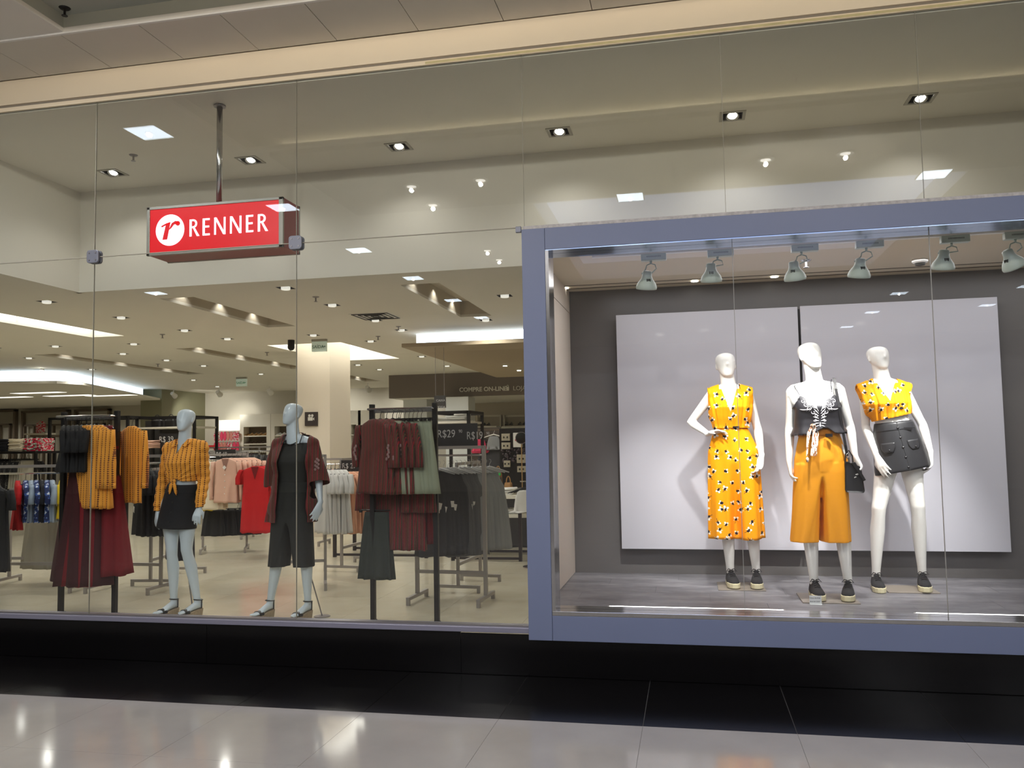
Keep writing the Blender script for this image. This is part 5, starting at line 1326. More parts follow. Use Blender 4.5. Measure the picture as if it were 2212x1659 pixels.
def garment(kind, seed=0, L=.62, w=.20, flare=.02, depth=.030):
    """mesh hanging from the origin (hook top)"""
    rd = random.Random(seed); g = G(); n = 36; ph = rd.uniform(0, 6)
    if kind in ('tee', 'long', 'kimono', 'tank', 'dress'):
        rows = 14; rings = []
        if kind in ('tank',): prof = [(0, .055, .016), (.02, .085, .02), (.10, .11, .024), (.16, w*.86, .028), (.24, w*.92, depth)]
        elif kind == 'dress': prof = [(0, .05, .016), (.02, .09, .02), (.12, .13, .028), (.20, w*.8, .035), (.34, w*.62, .035), (.42, w*.72, .05)]
        else: prof = [(0, .05, .020), (.012, .085, .024), (.035, .15, .028), (.062, w*.98, .030), (.14, w*.96, depth), (.24, w*.93, depth)]
        z0 = -.075 if kind != 'tank' else -.105
        for (d, a, b) in prof: rings.append(ringg(0, 0, z0-d, a, b, n, .001, 6, ph))
        d0, a0, b0 = prof[-1]
        for i in range(1, rows+1):
            t = i/rows; d = d0+(L-d0)*t; a = a0+(w*.93+flare-a0)*t**.8; b = b0+(depth+flare*.7-b0)*t
            rings.append(ringg(0, 0, z0-d, a, b, n, (.005+.013*t)*(1.6 if kind == 'dress' else 1), 7, ph+.3*t))
        # soften hem
        rings[-1] = [(p[0], p[1], p[2]+.008*math.sin(p[0]*40+ph)) for p in rings[-1]]
        g.loft(rings, True)
        if kind in ('tee', 'long', 'kimono'):
            for s in (-1, 1):
                sl = {'tee': .20, 'long': .52, 'kimono': .36}[kind]; r0 = .052 if kind != 'kimono' else .062; r1 = {'tee': .060, 'long': .040, 'kimono': .085}[kind]
                x0 = s*(w-.02); pts = []; m = 7
                for k in range(m+1):
                    t = k/m; pts.append((x0+s*(.035+.055*min(1, t*1.8)*(1 if kind != 'long' else .7)), .008*math.sin(3*t+ph), z0-.045-sl*t))
                rr = []
                for k, p in enumerate(pts):
                    t = k/m; a = lerp(r0*.8, r1*.75, t); rr.append(ringg(p[0], p[1], p[2]+(-s*0), a*.8, .024+.006*t, 18, .003, 4, ph+k*.3))
                g.loft(rr, True)
                if kind == 'long': g.loft([ringg(pts[-1][0], pts[-1][1], pts[-1][2]+q, r1*.68, .026, 18, .0, 4, 0) for q in (.045, -.002)], True)
    elif kind == 'skirt':
        rings = []
        for i in range(15):
            t = i/14; rings.append(ringg(0, 0, -.095-L*t, lerp(w*.62, w*.75+flare, t**.8), lerp(.018, .045+flare*.5, t), n+12, .003+.018*t, 9, ph))
        g.loft(rings, True)
    elif kind == 'pants':
        g.loft([ringg(0, 0, -.095-q, w*.62+q*.12, .028, n, .002, 6, ph) for q in (0, .06, .12, .18, .22)], True)
        for s in (-1, 1):
            g.loft([ringg(s*(w*.33+.015*t), 0, -.24-(L-.15)*t, w*.36+.02*t, .030+.01*t, 24, .005, 5, ph+s) for t in (0, .15, .3, .45, .6, .75, .9, 1)], True)
    elif kind == 'shorts':
        rings = [ringg(0, 0, -.095-L*t, lerp(w*.6, w*.85+flare, t), .022+.02*t, n, .003+.012*t, 8, ph) for t in [k/10 for k in range(11)]]
        g.loft(rings, True)
    me = bpy.data.meshes.new(kind); me.from_pydata(g.v, [], g.f); me.update()
    bm = bmesh.new(); bm.from_mesh(me); bmesh.ops.recalc_face_normals(bm, faces=bm.faces); bm.to_mesh(me); bm.free()
    me.polygons.foreach_set('use_smooth', [True]*len(me.polygons)); return me
HM = {}
def hanger_mesh(clip, m):
    k = (clip, m.name)
    if k not in HM:
        g = hanger_g(clip=clip); me = bpy.data.meshes.new('hanger'); me.from_pydata(g.v, [], g.f); me.materials.append(m); HM[k] = me
    return HM[k]
TM = bpy.data.meshes.new('tag')
_g = G().box(-.022, .022, -.003, .0, -.03, .03); TM.from_pydata(_g.v, [], _g.f); TM.materials.append(m_tag)
WORD = {'tee': 'top', 'long': 'shirt', 'kimono': 'kimono', 'tank': 'tank_top', 'dress': 'dress', 'skirt': 'skirt', 'pants': 'trousers', 'shorts': 'shorts'}
def hang(kind, m, start, step, count, yaw, label, group, L=.62, w=.20, flare=.02, sc=1., nvar=2, hm=None, tagz=None, jit=.04, labels=None, name=None, depth=.030):
    """a run of garments along a rail; start/step are hook positions"""
    ms = m if isinstance(m, list) else [m]; tm = {}
    rd = random.Random(hash((kind, count, round(start[0], 3))) % 9999 if False else int(abs(start[0]*1000)+count))
    for i in range(count):
        mm = ms[i % len(ms)]; v = i % nvar
        if (mm.name, v) not in tm:
            me = garment(kind, seed=v*7+count, L=L, w=w, flare=flare, depth=depth); me.materials.append(mm); tm[(mm.name, v)] = me
        o = bpy.data.objects.new(name or WORD[kind], tm[(mm.name, v)]); COL.objects.link(o)
        o.location = (start[0]+step[0]*i, start[1]+step[1]*i, start[2]+step[2]*i); o.rotation_euler = (0, 0, yaw+rd.uniform(-jit, jit)); o.scale = (sc, sc, sc)
        tag(o, labels[i] if labels else label, WORD[kind].replace('_', ' '), group if count > 1 else None)
        h = bpy.data.objects.new('hanger', hanger_mesh(kind in ('skirt', 'pants', 'shorts'), hm or m_hang)); COL.objects.link(h); h.parent = o
        if tagz is not None:
            q = bpy.data.objects.new('price_tag', TM); COL.objects.link(q); q.parent = o; q.location = (rd.uniform(-.03, .03), -.05, tagz+rd.uniform(-.03, .03)); q.rotation_euler = (0, rd.uniform(-.3, .3), 0)
# ---------------------------------------------------------------- racks
m_rack = mat('rack_grey_metal', (158, 152, 148), .42, .35); m_rail = mat('chrome_rail', (205, 205, 208), .18, 1.)
def t_rack(label, x, y, z, length, yaw, foot=.40, rails=1, bar=.28, sign=None, w=.03):
    """T-foot rack: two posts, feet across, low bar and top rail; local x is the rail direction"""
    t = thing('clothes_rack', label, 'clothes rack', (x, y, 0), rz=yaw)
    h = length/2; q = w/2
    for s in (-1, 1):
        g = G().box(s*h-q, s*h+q, -q, q, .06, z); o = obj('post', g, m_rack, None, bevel=.002); o.parent = t
        g = G().box(s*h-q, s*h+q, -foot/2, foot/2, .045, .075).box(s*h-q, s*h+q, -foot/2, -foot/2+.03, 0, .045).box(s*h-q, s*h+q, foot/2-.03, foot/2, 0, .045); o = obj('foot', g, m_rack, None, bevel=.002); o.parent = t
    o = obj('low_bar', G().box(-h, h, -q, q, bar-.015, bar+.015), m_rack, None); o.parent = t
    o = obj('top_bar', G().box(-h, h, -q, q, z-.03, z), m_rack, None); o.parent = t
    o = obj('hanging_rail', G().tube([(-h, 0, z-.09), (h, 0, z-.09)], .010, 8), m_rail, None); o.parent = t
    g = G().tube([(-h+.01, 0, z-.09), (-h+.01, 0, z)], .006, 6).tube([(h-.01, 0, z-.09), (h-.01, 0, z)], .006, 6); o = obj('rail_holder', g, m_rail, None); o.parent = t
    return t
def rack2(label, p0, p1, z, **k):
    d = (p1[0]-p0[0], p1[1]-p0[1]); return t_rack(label, (p0[0]+p1[0])/2, (p0[1]+p1[1])/2, z, math.hypot(*d), math.atan2(d[1], d[0]), **k)
def price_board(lab, c, w, h, txt, size=.07, small=None):
    c = Vector(c); t = thing('price_board', lab, 'price sign', (c.x, c.y, c.z-h/2))
    obj('board', G().box(c.x-w/2, c.x+w/2, c.y-.004, c.y+.004, c.z-h/2, c.z+h/2), mat('price_board_black', (34, 32, 34), .45), t)
    obj('price', text_g(txt, size, (c.x-w*.46, c.y-.006, c.z-size*.1), (1, 0, 0), (0, 0, 1), .002, xs=.82), mat('price_grey', (190, 188, 186), .6), t)
    if small: obj('cents', text_g(small, size*.42, (c.x-w*.46+size*.82*.60*(len(txt)+.2), c.y-.006, c.z+size*.30), (1, 0, 0), (0, 0, 1), .002, xs=.82), mat('price_grey', (0, 0, 0)), t)
    return t

# ===== window rack A (left) and B (right): black posts, double rails
def window_rack(label, xa, xb, y, top):
    t = thing('window_rack', label, 'clothes rack', ((xa+xb)/2, y, 0))
    for x in (xa, xb):
        obj('post', G().box(x-.020, x+.020, y-.020, y+.020, 0.02, top), m_dark, t, bevel=.002)
        obj('foot', G().box(x-.020, x+.020, y-.22, y+.04, 0, .022), m_dark, t)
    obj('top_rail', G().box(xa, xb, y-.008, y+.008, top-.075, top-.035), m_rail, t)
    obj('front_rail', G().tube([(xa, y-.10, top-.045), (xb, y-.10, top-.045)], .009, 8).tube([(xa, y, top-.05), (xa, y-.1, top-.045)], .009, 8).tube([(xb, y, top-.05), (xb, y-.1, top-.045)], .009, 8), m_rail, t)
    return t
A0, A1, YA, TA = -5.665, -5.11, 1.40, 1.845
window_rack('black window rack with wine dresses and orange shirts at the far left', A0, A1, YA, TA)
HA = TA-.055
hang('dress', [c_wined, c_wine], (-5.56, YA+.02, HA), (.042, .02, 0), 5, -.75, 'long wine red chiffon dress on the left window rack', 'long wine dresses of the left window rack', L=1.42, w=.24, flare=.16, depth=.05)
hang('dress', c_wine, (-5.31, YA+.07, HA), (.06, .01, 0), 2, -.55, 'long wine red dress hanging behind the orange shirts', 'wine dresses behind the orange shirts', L=1.34, w=.24, flare=.12, depth=.05)
hang('tee', c_black, (-5.60, YA-.08, HA), (.038, .01, 0), 6, -.9, 'black top among the dark hangers of the left window rack', 'black tops of the left window rack', L=.42, w=.19)
hang('long', m_oshirt, (-5.345, YA-.10, HA), (.040, .0, 0), 4, -.40, 'orange striped long-sleeved shirt left of the black post', 'orange striped shirts of the left window rack', L=.74, w=.19, flare=.03)
hang('long', m_oshirt, (-5.03, YA+.10, HA-.01), (.05, .05, 0), 1, -.45, 'orange striped shirt hanging right of the black post', None, L=.70, w=.18, flare=.0)
B0, B1, YR, TB = -2.655, -2.095, 1.42, 1.84
window_rack('black window rack with striped kimonos and sage shorts right of the mannequins', B0, B1, YR, TB)
HB = TB-.055
hang('kimono', m_kimono, (-2.60, YR-.10, HB), (.055, 0, 0), 5, -.62, 'red striped kimono with dusty lace on the right window rack', 'red striped kimonos of the right window rack', L=.62, w=.19, flare=.05)
hang('kimono', m_kimono, (-2.58, YR+.05, HB-.38), (.07, 0, 0), 4, -.35, 'red striped kimono hanging low behind the front ones', 'lower striped kimonos', L=.72, w=.19, flare=.03, hm=m_hang)
hang('skirt', c_green, (-2.62, YR+.0, 1.02), (.0, 0, 0), 1, -.1, 'long dark green skirt at the bottom left of the right window rack', None, L=.56, w=.18, flare=.03)
hang('shorts', c_sage, (-2.43, YR-.12, HB), (.036, 0, 0), 8, -.55, 'sage green shorts with tie on the right window rack', 'sage shorts of the right window rack', L=.60, w=.20, flare=.05)
hang('skirt', m_speck, (-2.40, YR+.10, HB-.42), (.05, 0, 0), 1, -.3, 'black skirt with white specks behind the striped kimonos', None, L=.60, w=.18)
hang('skirt', c_wine, (-2.28, YR+.12, HB-.42), (.05, 0, 0), 1, -.3, 'dark wine skirt below the sage shorts', None, L=.62, w=.16)

# ===== middle racks
# rack with black clothes behind the left window rack
rack2('grey T-foot rack of black clothes left of the orange-shirt mannequin', (-6.193,2.608,0.000), (-5.462,2.602,0.000), 1.43, foot=.46)
rack2('grey T-foot rack standing lengthwise behind the orange-shirt mannequin', (-5.796,2.911,0.000), (-5.914,3.813,0.000), 1.28, foot=.44)
hang('tee', [c_black, c_navy], (-5.62, 2.46, 1.34), (.055, .012, 0), 9, -.75, 'black top on the grey rack behind the orange shirts', 'black tops on the rack behind the orange shirts', L=.66, w=.20, tagz=-.46)
hang('pants', c_navy, (-5.45, 2.75, 1.20), (.06, .02, 0), 4, -.85, 'dark trousers on the grey rack behind the orange shirts', 'dark trousers behind the orange shirts', L=.80, w=.18)
# rack with cardigans and the red shirt
rack2('grey T-foot rack with rose cardigans and red tops', (-6.832,5.605,0.000), (-6.283,5.848,0.000), 1.40, foot=.50)
hang('long', c_rose, (-6.205,5.150,1.418), (.035, .07, 0), 6, 0., 'dusty rose cardigan on the cardigan rack', 'rose cardigans', L=.60, w=.175, labels=['dusty rose V-neck cardigan with a white tag, front of its rack']+['dusty rose cardigan hanging behind the front one']*5)
hang('long', c_cream, (-6.489,5.250,1.376), (-.01, .07, 0), 3, .0, 'cream long-sleeved cardigan left of the rose one', 'cream cardigans', L=.66, w=.18)
hang('skirt', c_black, (-6.660,5.600,0.694), (.14, .08, 0), 4, 0, 'black skirt under the cardigans', 'black skirts under the cardigans', L=.36, w=.22)

hang('tee', c_red, (-5.682,5.000,1.308), (.03, .08, 0), 6, .0, 'red V-neck top on the red rack', 'red tops', L=.88, w=.19, flare=.04, labels=['bright red V-neck top, front of the red rack']+['red top hanging behind the front one']*5)
hang('tee', c_yel, (-6.756,5.500,1.276), (0, .1, 0), 1, .9, 'yellow top glimpsed behind the mannequin in the orange shirt', None, L=.6, w=.12)
# V neck insets and tags on the two front pieces
hang('tee', [c_gdk, c_black], (-6.236,6.200,1.353), (.05, .03, 0), 8, .8, 'dark top on the rack right of the red tops', 'dark tops right of the red ones', L=.62, w=.20)
# rack with white and peach pieces
rack2('grey T-foot rack with white and peach tops', (-4.297,2.837,0.000), (-3.821,3.056,0.000), 1.40, foot=.50)
hang('tee', c_whitec, (-3.834,3.000,1.311), (.045, .012, 0), 6, -.85, 'white ruffled top on the white and peach rack', 'white tops on the white and peach rack', L=.66, w=.17, hm=m_hang)
rack2('grey T-foot rack with peach tops', (-4.078,4.090,0.000), (-4.020,4.866,0.000), 1.34, foot=.46)
hang('tee', c_peach, (-3.839,3.500,1.271), (.045, .04, 0), 8, -.55, 'peach knitted top on the peach rack', 'peach tops', L=.68, w=.18)
hang('skirt', c_green, (-3.25, 4.6, .98), (.06, .05, 0), 4, -.2, 'olive skirt beyond the peach tops', 'olive skirts', L=.5, w=.2)
price_board('black price board reading R$ 29,90 over the peach tops', (-3.772,3.700,1.238), .28, .17, 'R$ 29', .085, '90')
# right rack with grey tanks
rack2('grey T-foot rack in front of the grey tank tops', (-2.588,2.406,0.000), (-1.906,2.367,0.000), 1.47, foot=.50, w=.035)
rack2('grey T-foot rack carrying the grey tank tops', (-2.317,2.885,0.000), (-2.264,3.600,0.000), 1.30, foot=.46)
hang('tank', [c_black], (-2.72, 2.48, 1.33), (.036, .0, 0), 10, .75, 'black tank top left of the grey tank tops', 'black tank tops', L=.62, w=.17, tagz=-.42, hm=m_hangc, nvar=2)
hang('tank', [c_gdk], (-2.42, 2.45, 1.33), (.036, .03, 0), 5, .45, 'dark grey ribbed tank top on the right rack', 'dark grey tank tops', L=.80, w=.17, flare=.04, tagz=-.44, hm=m_hangc)
hang('tank', [c_gmd], (-2.25, 2.60, 1.33), (.036, .03, 0), 4, .45, 'mid grey tank top on the right rack', 'mid grey tank tops', L=.82, w=.17, flare=.04, tagz=-.44, hm=m_hangc)
hang('tank', [c_glt], (-2.11, 2.72, 1.33), (.036, .03, 0), 5, .45, 'light grey tank top at the right end of the rack', 'light grey tank tops', L=.78, w=.17, flare=.06, tagz=-.42, hm=m_hangc)
price_board('black price board reading R$ 29,90 and R$ 19,90 over the grey tank tops', (-2.195,2.450,1.564), .42, .24, 'R$29', .105, '90')
_q = (-2.122,2.435,1.541); o_ = [o for o in COL.objects if o.get('label', '').startswith('black price board reading R$ 29,90 and')][0]
obj('price', text_g('R$19', .105, (_q[0]+.03, 2.438, _q[2]-.01), (1, 0, 0), (0, 0, 1), .002, xs=.72), MATS['price_grey'], o_)
obj('cents', text_g('90', .040, (_q[0]+.225, 2.438, _q[2]+.03), (1, 0, 0), (0, 0, 1), .002, xs=.8), MATS['price_grey'], o_)
# far left rack with children's clothes and the stone trousers
t = t_rack('chrome rack of colourful clothes at the left edge', -7.35, 2.50, 1.34, 1.9, .10, foot=.42)
hang('tee', c_black, (-7.02, 2.02, 1.22), (.03, .03, 0), 2, -.35, 'large black dress coat at the left edge of the photo', 'black coats at the left edge', L=.86, w=.27)
hang('tee', [c_red], (-7.10, 2.46, 1.25), (.05, .01, 0), 1, -.8, 'red top beside the black coat at the left edge', None, L=.52, w=.2)
hang('tee', [m_splash, c_lbl, m_splash, c_navy, m_splash, c_lbl], (-7.02, 2.48, 1.25), (.062, .005, 0), 6, -.8, 'blue patterned top on the chrome rack at the left edge', 'blue tops at the left edge', L=.44, w=.19, tagz=-.2)
hang('tee', [c_yel, c_stone], (-6.62, 2.54, 1.25), (.05, .01, 0), 2, -1.0, 'small yellow or stone top beside the wine dresses', 'small tops beside the wine dresses', L=.40, w=.16)
hang('skirt', c_stone, (-7.25, 2.95, .98), (.14, .02, 0), 4, -.1, 'stone coloured skirt below the blue tops', 'stone skirts', L=.72, w=.24, flare=.05)
t_rack('low grey rack of stone skirts at the left edge', -7.1, 2.97, 1.07, 1.0, .1, foot=.4)

# lace patches on the kimono sleeves and V insets on the front cardigans
for o in [o for o in COL.objects if o.name.split('.')[0] == 'kimono' and o.parent is None and 'category' in o and o.location.z > 1.6]:
    g = G(); rd = random.Random(int(o.location.x*100))
    for s_ in (-1, 1):
        for k in range(7): g.ball((s_*(.235+rd.uniform(-.02, .02)), -.035, -.30-.018*k), .015, 4, (1, .4, 1))
    q = obj('lace_patch', g, m_lacep, None); q.parent = o
for nm, ma in (('dusty rose V-neck', c_rose), ('bright red V-neck', c_red)):
    o = [o for o in COL.objects if o.get('label', '').startswith(nm)][0]
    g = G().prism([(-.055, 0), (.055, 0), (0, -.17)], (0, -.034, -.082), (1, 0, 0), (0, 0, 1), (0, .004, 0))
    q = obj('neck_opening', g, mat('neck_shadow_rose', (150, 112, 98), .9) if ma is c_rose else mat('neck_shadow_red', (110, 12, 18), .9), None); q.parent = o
    if ma is c_rose:
        g = G()
        for k in range(5): g.ball((.0, -.040, -.30-.085*k), .008, 5)
        q = obj('button', g, m_card_ if 'm_card_' in globals() else m_tag, None); q.parent = o
        g = G().prism([(0, .03), (.03, 0), (0, -.03), (-.03, 0)], (0, -.05, -.20), (1, 0, 0), (0, 0, 1), (0, .002, 0)); q = obj('price_tag', g, m_tag, None); q.parent = o

# ---------------------------------------------------------------- deeper shop: gondolas, tables, wall shelving
m_shelfw = mat('shelf_cream', (226, 220, 206), .55); m_bag = mat('bag_black', (24, 22, 22), .35); m_kraft = mat('kraft_paper', (176, 132, 84), .8); m_card = mat('card_box', (186, 178, 158), .7)
m_brown = mat('display_frame_brown', (112, 98, 84), .6); m_gold = mat('tan_shoe', (176, 138, 86), .5); m_fold = cl('folded_white', (222, 220, 214))
def flat_pile(name, lab, grp, m, x, y, z, w, d, n=3, seed=0, cat='folded clothes'):
    g = G(); rd = random.Random(seed)
    for k in range(n):
        h = .028; jx, jy = rd.uniform(-.01, .01), rd.uniform(-.01, .01); rings = []
        for zz, s_ in ((0, .94), (.006, 1), (.020, 1), (h-.002, .92)):
            rings.append([(x+jx+(w/2)*s_*math.copysign(abs(math.cos(q))**.35, math.cos(q))*(1+.03*math.sin(5*q+k)), y+jy+(d/2)*s_*math.copysign(abs(math.sin(q))**.35, math.sin(q)), z+k*h+zz+.004*math.sin(3*q+k+seed)) for q in [2*PI*i/24 for i in range(24)]])
        g.loft(rings)
    o = obj(name, g, m, None, smooth=True)
    return tag(o, lab, cat, grp)
def black_gondola(lab, x0, x1, y, d, z1, shelves=(), back=None):
    t = thing('gondola', lab, 'display shelf', ((x0+x1)/2, y, 0)); r = .022
    for x in (x0, x1):
        for yy in (y, y+d): obj('post', G().box(x-r, x+r, yy-r, yy+r, 0, z1), m_dark, t)
    g = G()
    for yy in (y, y+d): g.box(x0, x1, yy-r, yy+r, z1-.045, z1)
    for x in (x0, x1): g.box(x-r, x+r, y, y+d, z1-.045, z1)
    obj('top_frame', g, m_dark, t)
    for z in shelves: obj('shelf', G().box(x0, x1, y-.01, y+d, z-.03, z), m_shelfw, t)
    if back: obj('back_board', G().box(back[0], back[1], y+d-.02, y+d, .1, z1-.05), mat('board_charcoal', (52, 50, 50), .6), t)
    return t
def bag(lab, c, w, h, m, grp=None):
    x, y, z = c; t = thing('bag', lab, 'bag', (x, y, z), grp)
    g = G().loft([[(x+w/2*s_*math.copysign(abs(math.cos(q))**.4, math.cos(q)), y+.07*s_*math.sin(q), z+zz) for q in [2*PI*i/20 for i in range(20)]] for zz, s_ in ((0, .95), (.02, 1), (h*.8, .93), (h, .8))])
    obj('bag_body', g, m, t, smooth=False)
    obj('handle', G().tube([(x+w*.25*math.cos(a), y, z+h+.10*math.sin(a)-.01) for a in [PI*k/8 for k in range(9)]], .008, 6), m, t)
    return t
def shoe_pair(lab, c, m, grp=None, s=1.):
    x, y, z = c; t = thing('shoe_pair', lab, 'shoes', (x, y, z), grp)
    for dx in (-.06, .06):
        rings = []
        for a, hw, h in ((0, .03, .07), (.05, .034, .085), (.10, .033, .06), (.16, .040, .045), (.22, .038, .035), (.26, .018, .02)):
            rings.append([(x+(dx+hw*math.cos(q))*s, y+(.13-a)*s, z+max(0, math.sin(q))*h*s) for q in [2*PI*i/12 for i in range(12)]])
        obj('shoe', G().loft(rings), m, t, smooth=True)
# --- black gondolas in the middle distance
black_gondola('black framed gondola with handbags behind the orange-shirt mannequin', (-9.981,8.500,2.083)[0], (-8.806,8.500,2.056)[0], 8.5, .75, (-9.370,8.500,2.078)[2], shelves=((-9.722,8.600,1.883)[2],), back=((-10.320,9.200,2.109)[0], (-9.464,9.200,2.089)[0]))
black_gondola('empty black framed gondola left of the olive pier', (-11.580,8.200,2.112)[0], (-9.956,8.200,2.075)[0], 8.2, .75, (-10.682,8.200,2.092)[2])
zz = (-9.722,8.600,1.883)[2]
for i, u in enumerate((336, 362)):
    q = (-9.802,8.800,1.887) if i == 0 else (-9.511,8.800,1.881); bag(('black handbag, left one on the gondola shelf', 'black handbag, right one on the gondola shelf')[i], (q[0], 8.85, zz), .24, .15, m_bag)
price_board('black price board reading R$ 39 behind the orange-shirt mannequin', (-9.263,8.460,1.619), .50, .28, 'R$ 39', .15)
price_board('black price board reading 9,90 right of the hanging orange shirts', (-9.965,8.460,1.631), .22, .28, '9', .15, '90')
flat_pile('folded_knit', 'pale rose folded knit heap on the gondola beside the price board', None, c_rose, (-9.585,8.300,1.524)[0], 8.35, (-9.585,8.300,1.499)[2], .26, .3, 5, 3)
# --- left distance: clothes piles, pink backpack and wall frames
t = thing('wall_shelf', 'white wall shelf carrying a pink backpack far left', 'shelf', (-18.119,15.500,1.960))
q0, q1 = (-18.516,15.500,1.968), (-17.815,15.500,1.954); obj('shelf_board', G().box(q0[0], q1[0], 15.4, 15.8, q0[2]-.04, q0[2]+.01), m_shelfw, t)
obj('bracket', G().box(q0[0]+.1, q0[0]+.14, 15.5, 16.9, q0[2]-.10, q0[2]-.04).box(q1[0]-.14, q1[0]-.1, 15.5, 16.9, q0[2]-.10, q0[2]-.04), m_brown, t)
q = Vector((-18.145,15.600,2.001)); t = thing('backpack', 'pink patterned backpack on the white wall shelf', 'backpack', (q.x, q.y, q0[2]+.01))
z = q0[2]+.012; obj('pack_body', G().loft([[(q.x+.15*s_*math.cos(a), 15.6+.09*s_*math.sin(a), z+h) for a in [2*PI*i/18 for i in range(18)]] for h, s_ in ((0, .9), (.05, 1), (.24, .95), (.31, .7), (.34, .3))]), m_psplash, t, smooth=True)
obj('top_loop', G().tube([(q.x+.03*math.cos(a), 15.6, z+.33+.04*math.sin(a)) for a in [PI*k/6 for k in range(7)]], .008, 6), m_psplash, t)
for i, (u0, u1) in enumerate(((-70, 35), (48, 150), (160, 240))):
    a, b = ((-21.901,16.900,2.742), (-20.147,16.900,2.700)) if i == 0 else (((-19.934,16.900,2.694), (-18.280,16.900,2.654)) if i == 1 else ((-18.089,16.900,2.692), (-16.889,16.900,2.662)))
    t = thing('wall_frame', ('left', 'middle', 'right')[i]+' brown display frame on the far left back wall', 'display frame', (a[0], 16.9, .3))
    g = G(); w_ = .06
    g.box(a[0], b[0], 16.85, 16.98, a[2]-w_, a[2]).box(a[0], a[0]+w_, 16.85, 16.98, .3, a[2]).box(b[0]-w_, b[0], 16.85, 16.98, .3, a[2])
    obj('outer_frame', g, m_brown, t)
    g = G(); zt = a[2]-.42
    for k in range(5): x = a[0]+.15+(b[0]-a[0]-.3)*k/4; g.box(x-.02, x+.02, 16.80, 16.9, .3, zt)
    g.box(a[0]+.13, b[0]-.13, 16.80, 16.9, zt-.05, zt); obj('slat_grid', g, m_brown, t)
t = thing('display_table', 'long dark rail table of folded children clothes at the left', 'table', (-11.607,7.600,1.472))
a, b = (-12.673,7.600,1.479), (-11.095,7.600,1.456)
obj('table_top', G().box(a[0], b[0], 7.3, 7.9, a[2]-.04, a[2]), m_dark, t)
for x in (a[0]+.1, b[0]-.05): obj('leg', G().box(x-.02, x+.02, 7.35, 7.39, 0, a[2]-.04).box(x-.02, x+.02, 7.8, 7.84, 0, a[2]-.04), m_dark, t)
for i, (uv, m, nm) in enumerate((((-11.953,7.600,1.485), c_navy, 'navy'), ((-11.665,7.600,1.481), c_cream, 'cream'), ((-11.379,7.600,1.477), m_psplash, 'pink splashed'), ((-11.180,7.600,1.474), m_psplash, 'pink and white'))):
    flat_pile('folded_garment', nm+' folded heap on the dark rail table at the left edge', None, m, uv[0], 7.6, a[2]+.001, .22 if i > 1 else .30, .3, 8, i)
hang('tee', [m_speck, c_black], (a[0]+.25, 7.62, a[2]-.06), (.055, 0, 0), 18, 1.25, 'dark speckled top hanging under the rail table', 'speckled tops under the rail table', L=.55, w=.2)
hang('skirt', c_stone, (b[0]-.55, 7.55, a[2]-.06), (.05, 0, 0), 5, 1.1, 'stone ribbed garment under the rail table', 'stone ribbed garments under the rail table', L=.5, w=.2)
# --- left near rail with chrome hooks seen beyond the window rack
# --- dense racks around the middle
def far_rack(lab, glab, u0, u1, y, z, kind, mats, n, yaw, L, w=.2, hm=None):
    t_rack(lab, (u0+u1)/2, y, z, abs(u1-u0), 0, foot=.42)
    hang(kind, mats, (u0+.06, y, z-.09), ((u1-u0-.12)/max(1, n-1), 0, 0), n, yaw, glab, glab+' (run)', L=L, w=w, hm=hm, nvar=2)
far_rack('grey rack of dark tops right behind the orange-shirt mannequin', 'dark top on the long rack beyond the cardigans', (-7.833,7.400,1.313)[0], (-7.135,7.400,1.304)[0], 7.4, 1.42, 'tee', [c_black, c_gdk, c_navy], 16, 1.15, .62)
far_rack('grey rack of dark clothes between the two shop mannequins', 'dark grey top on the rack beyond the red tops', (-8.276,9.200,1.278)[0], (-7.287,9.200,1.265)[0], 9.2, 1.50, 'tee', [c_gdk, c_black, c_gmd], 20, -1.1, .62)
far_rack('third grey rack of dark clothes by the back shelving', 'dark top far behind the rose cardigans', (-10.465,11.500,1.377)[0], (-9.135,11.500,1.358)[0], 11.5, 1.50, 'tee', [c_black, c_wined, c_gdk], 18, 1.0, .6)
far_rack('grey rack of mixed tops behind the white tops', 'mixed pale top on the rack behind the peach tops', (-5.428,6.600,1.160)[0], (-4.686,6.600,1.152)[0], 6.6, 1.30, 'tee', [c_cream, c_gmd, c_peach, c_black], 12, 1.1, .55)
price_board('black price board reading R$ 69 over the dark racks', (-7.479,7.300,1.356), .36, .20, 'R$ 69', .10)
# --- back wall shelving behind the kimono mannequin
def wall_unit(lab, x0, x1, z0, z1, y, shelves, dark=True, lit=True):
    t = thing('wall_shelving', lab, 'shelving', ((x0+x1)/2, y, z0))
    g = G().box(x0-.12, x0, y-.35, y, z0, z1+.35).box(x1, x1+.12, y-.35, y, z0, z1+.35).box(x0, x1, y-.35, y, z1, z1+.35)
    obj('surround', g, m_shelfw, t)
    obj('back_board', G().box(x0, x1, y-.03, y, z0, z1), mat('shelving_taupe', (120, 106, 88), .7), t)
    for z in shelves: obj('shelf', G().box(x0, x1, y-.33, y-.03, z-.03, z), m_shelfw, t)
    return t
yb = 16.95
xs = [(-12.365,16.800,1.952)[0], (-11.661,16.800,1.938)[0], (-11.462,16.800,1.934)[0], (-10.853,16.800,1.922)[0]]
zt = (-11.991,16.800,2.050)[2]; zs = [(-11.990,16.800,1.800)[2], (-11.990,16.800,1.576)[2], (-11.989,16.800,1.352)[2]]
wall_unit('cream wall shelving with tan shoes left of the kimono mannequin', xs[0], xs[1], .3, zt, yb, zs); wall_unit('cream wall shelving right behind the kimono mannequin', xs[2]+.05, xs[3], .3, zt, yb, zs)
for i in range(5):
    x = lerp(xs[0], xs[1], (i+.5)/5.); shoe_pair('tan shoes on the top shelf of the cream wall shelving', (x, 16.75, zs[0]), m_gold, 'tan shoes on the wall shelf', 1.0)
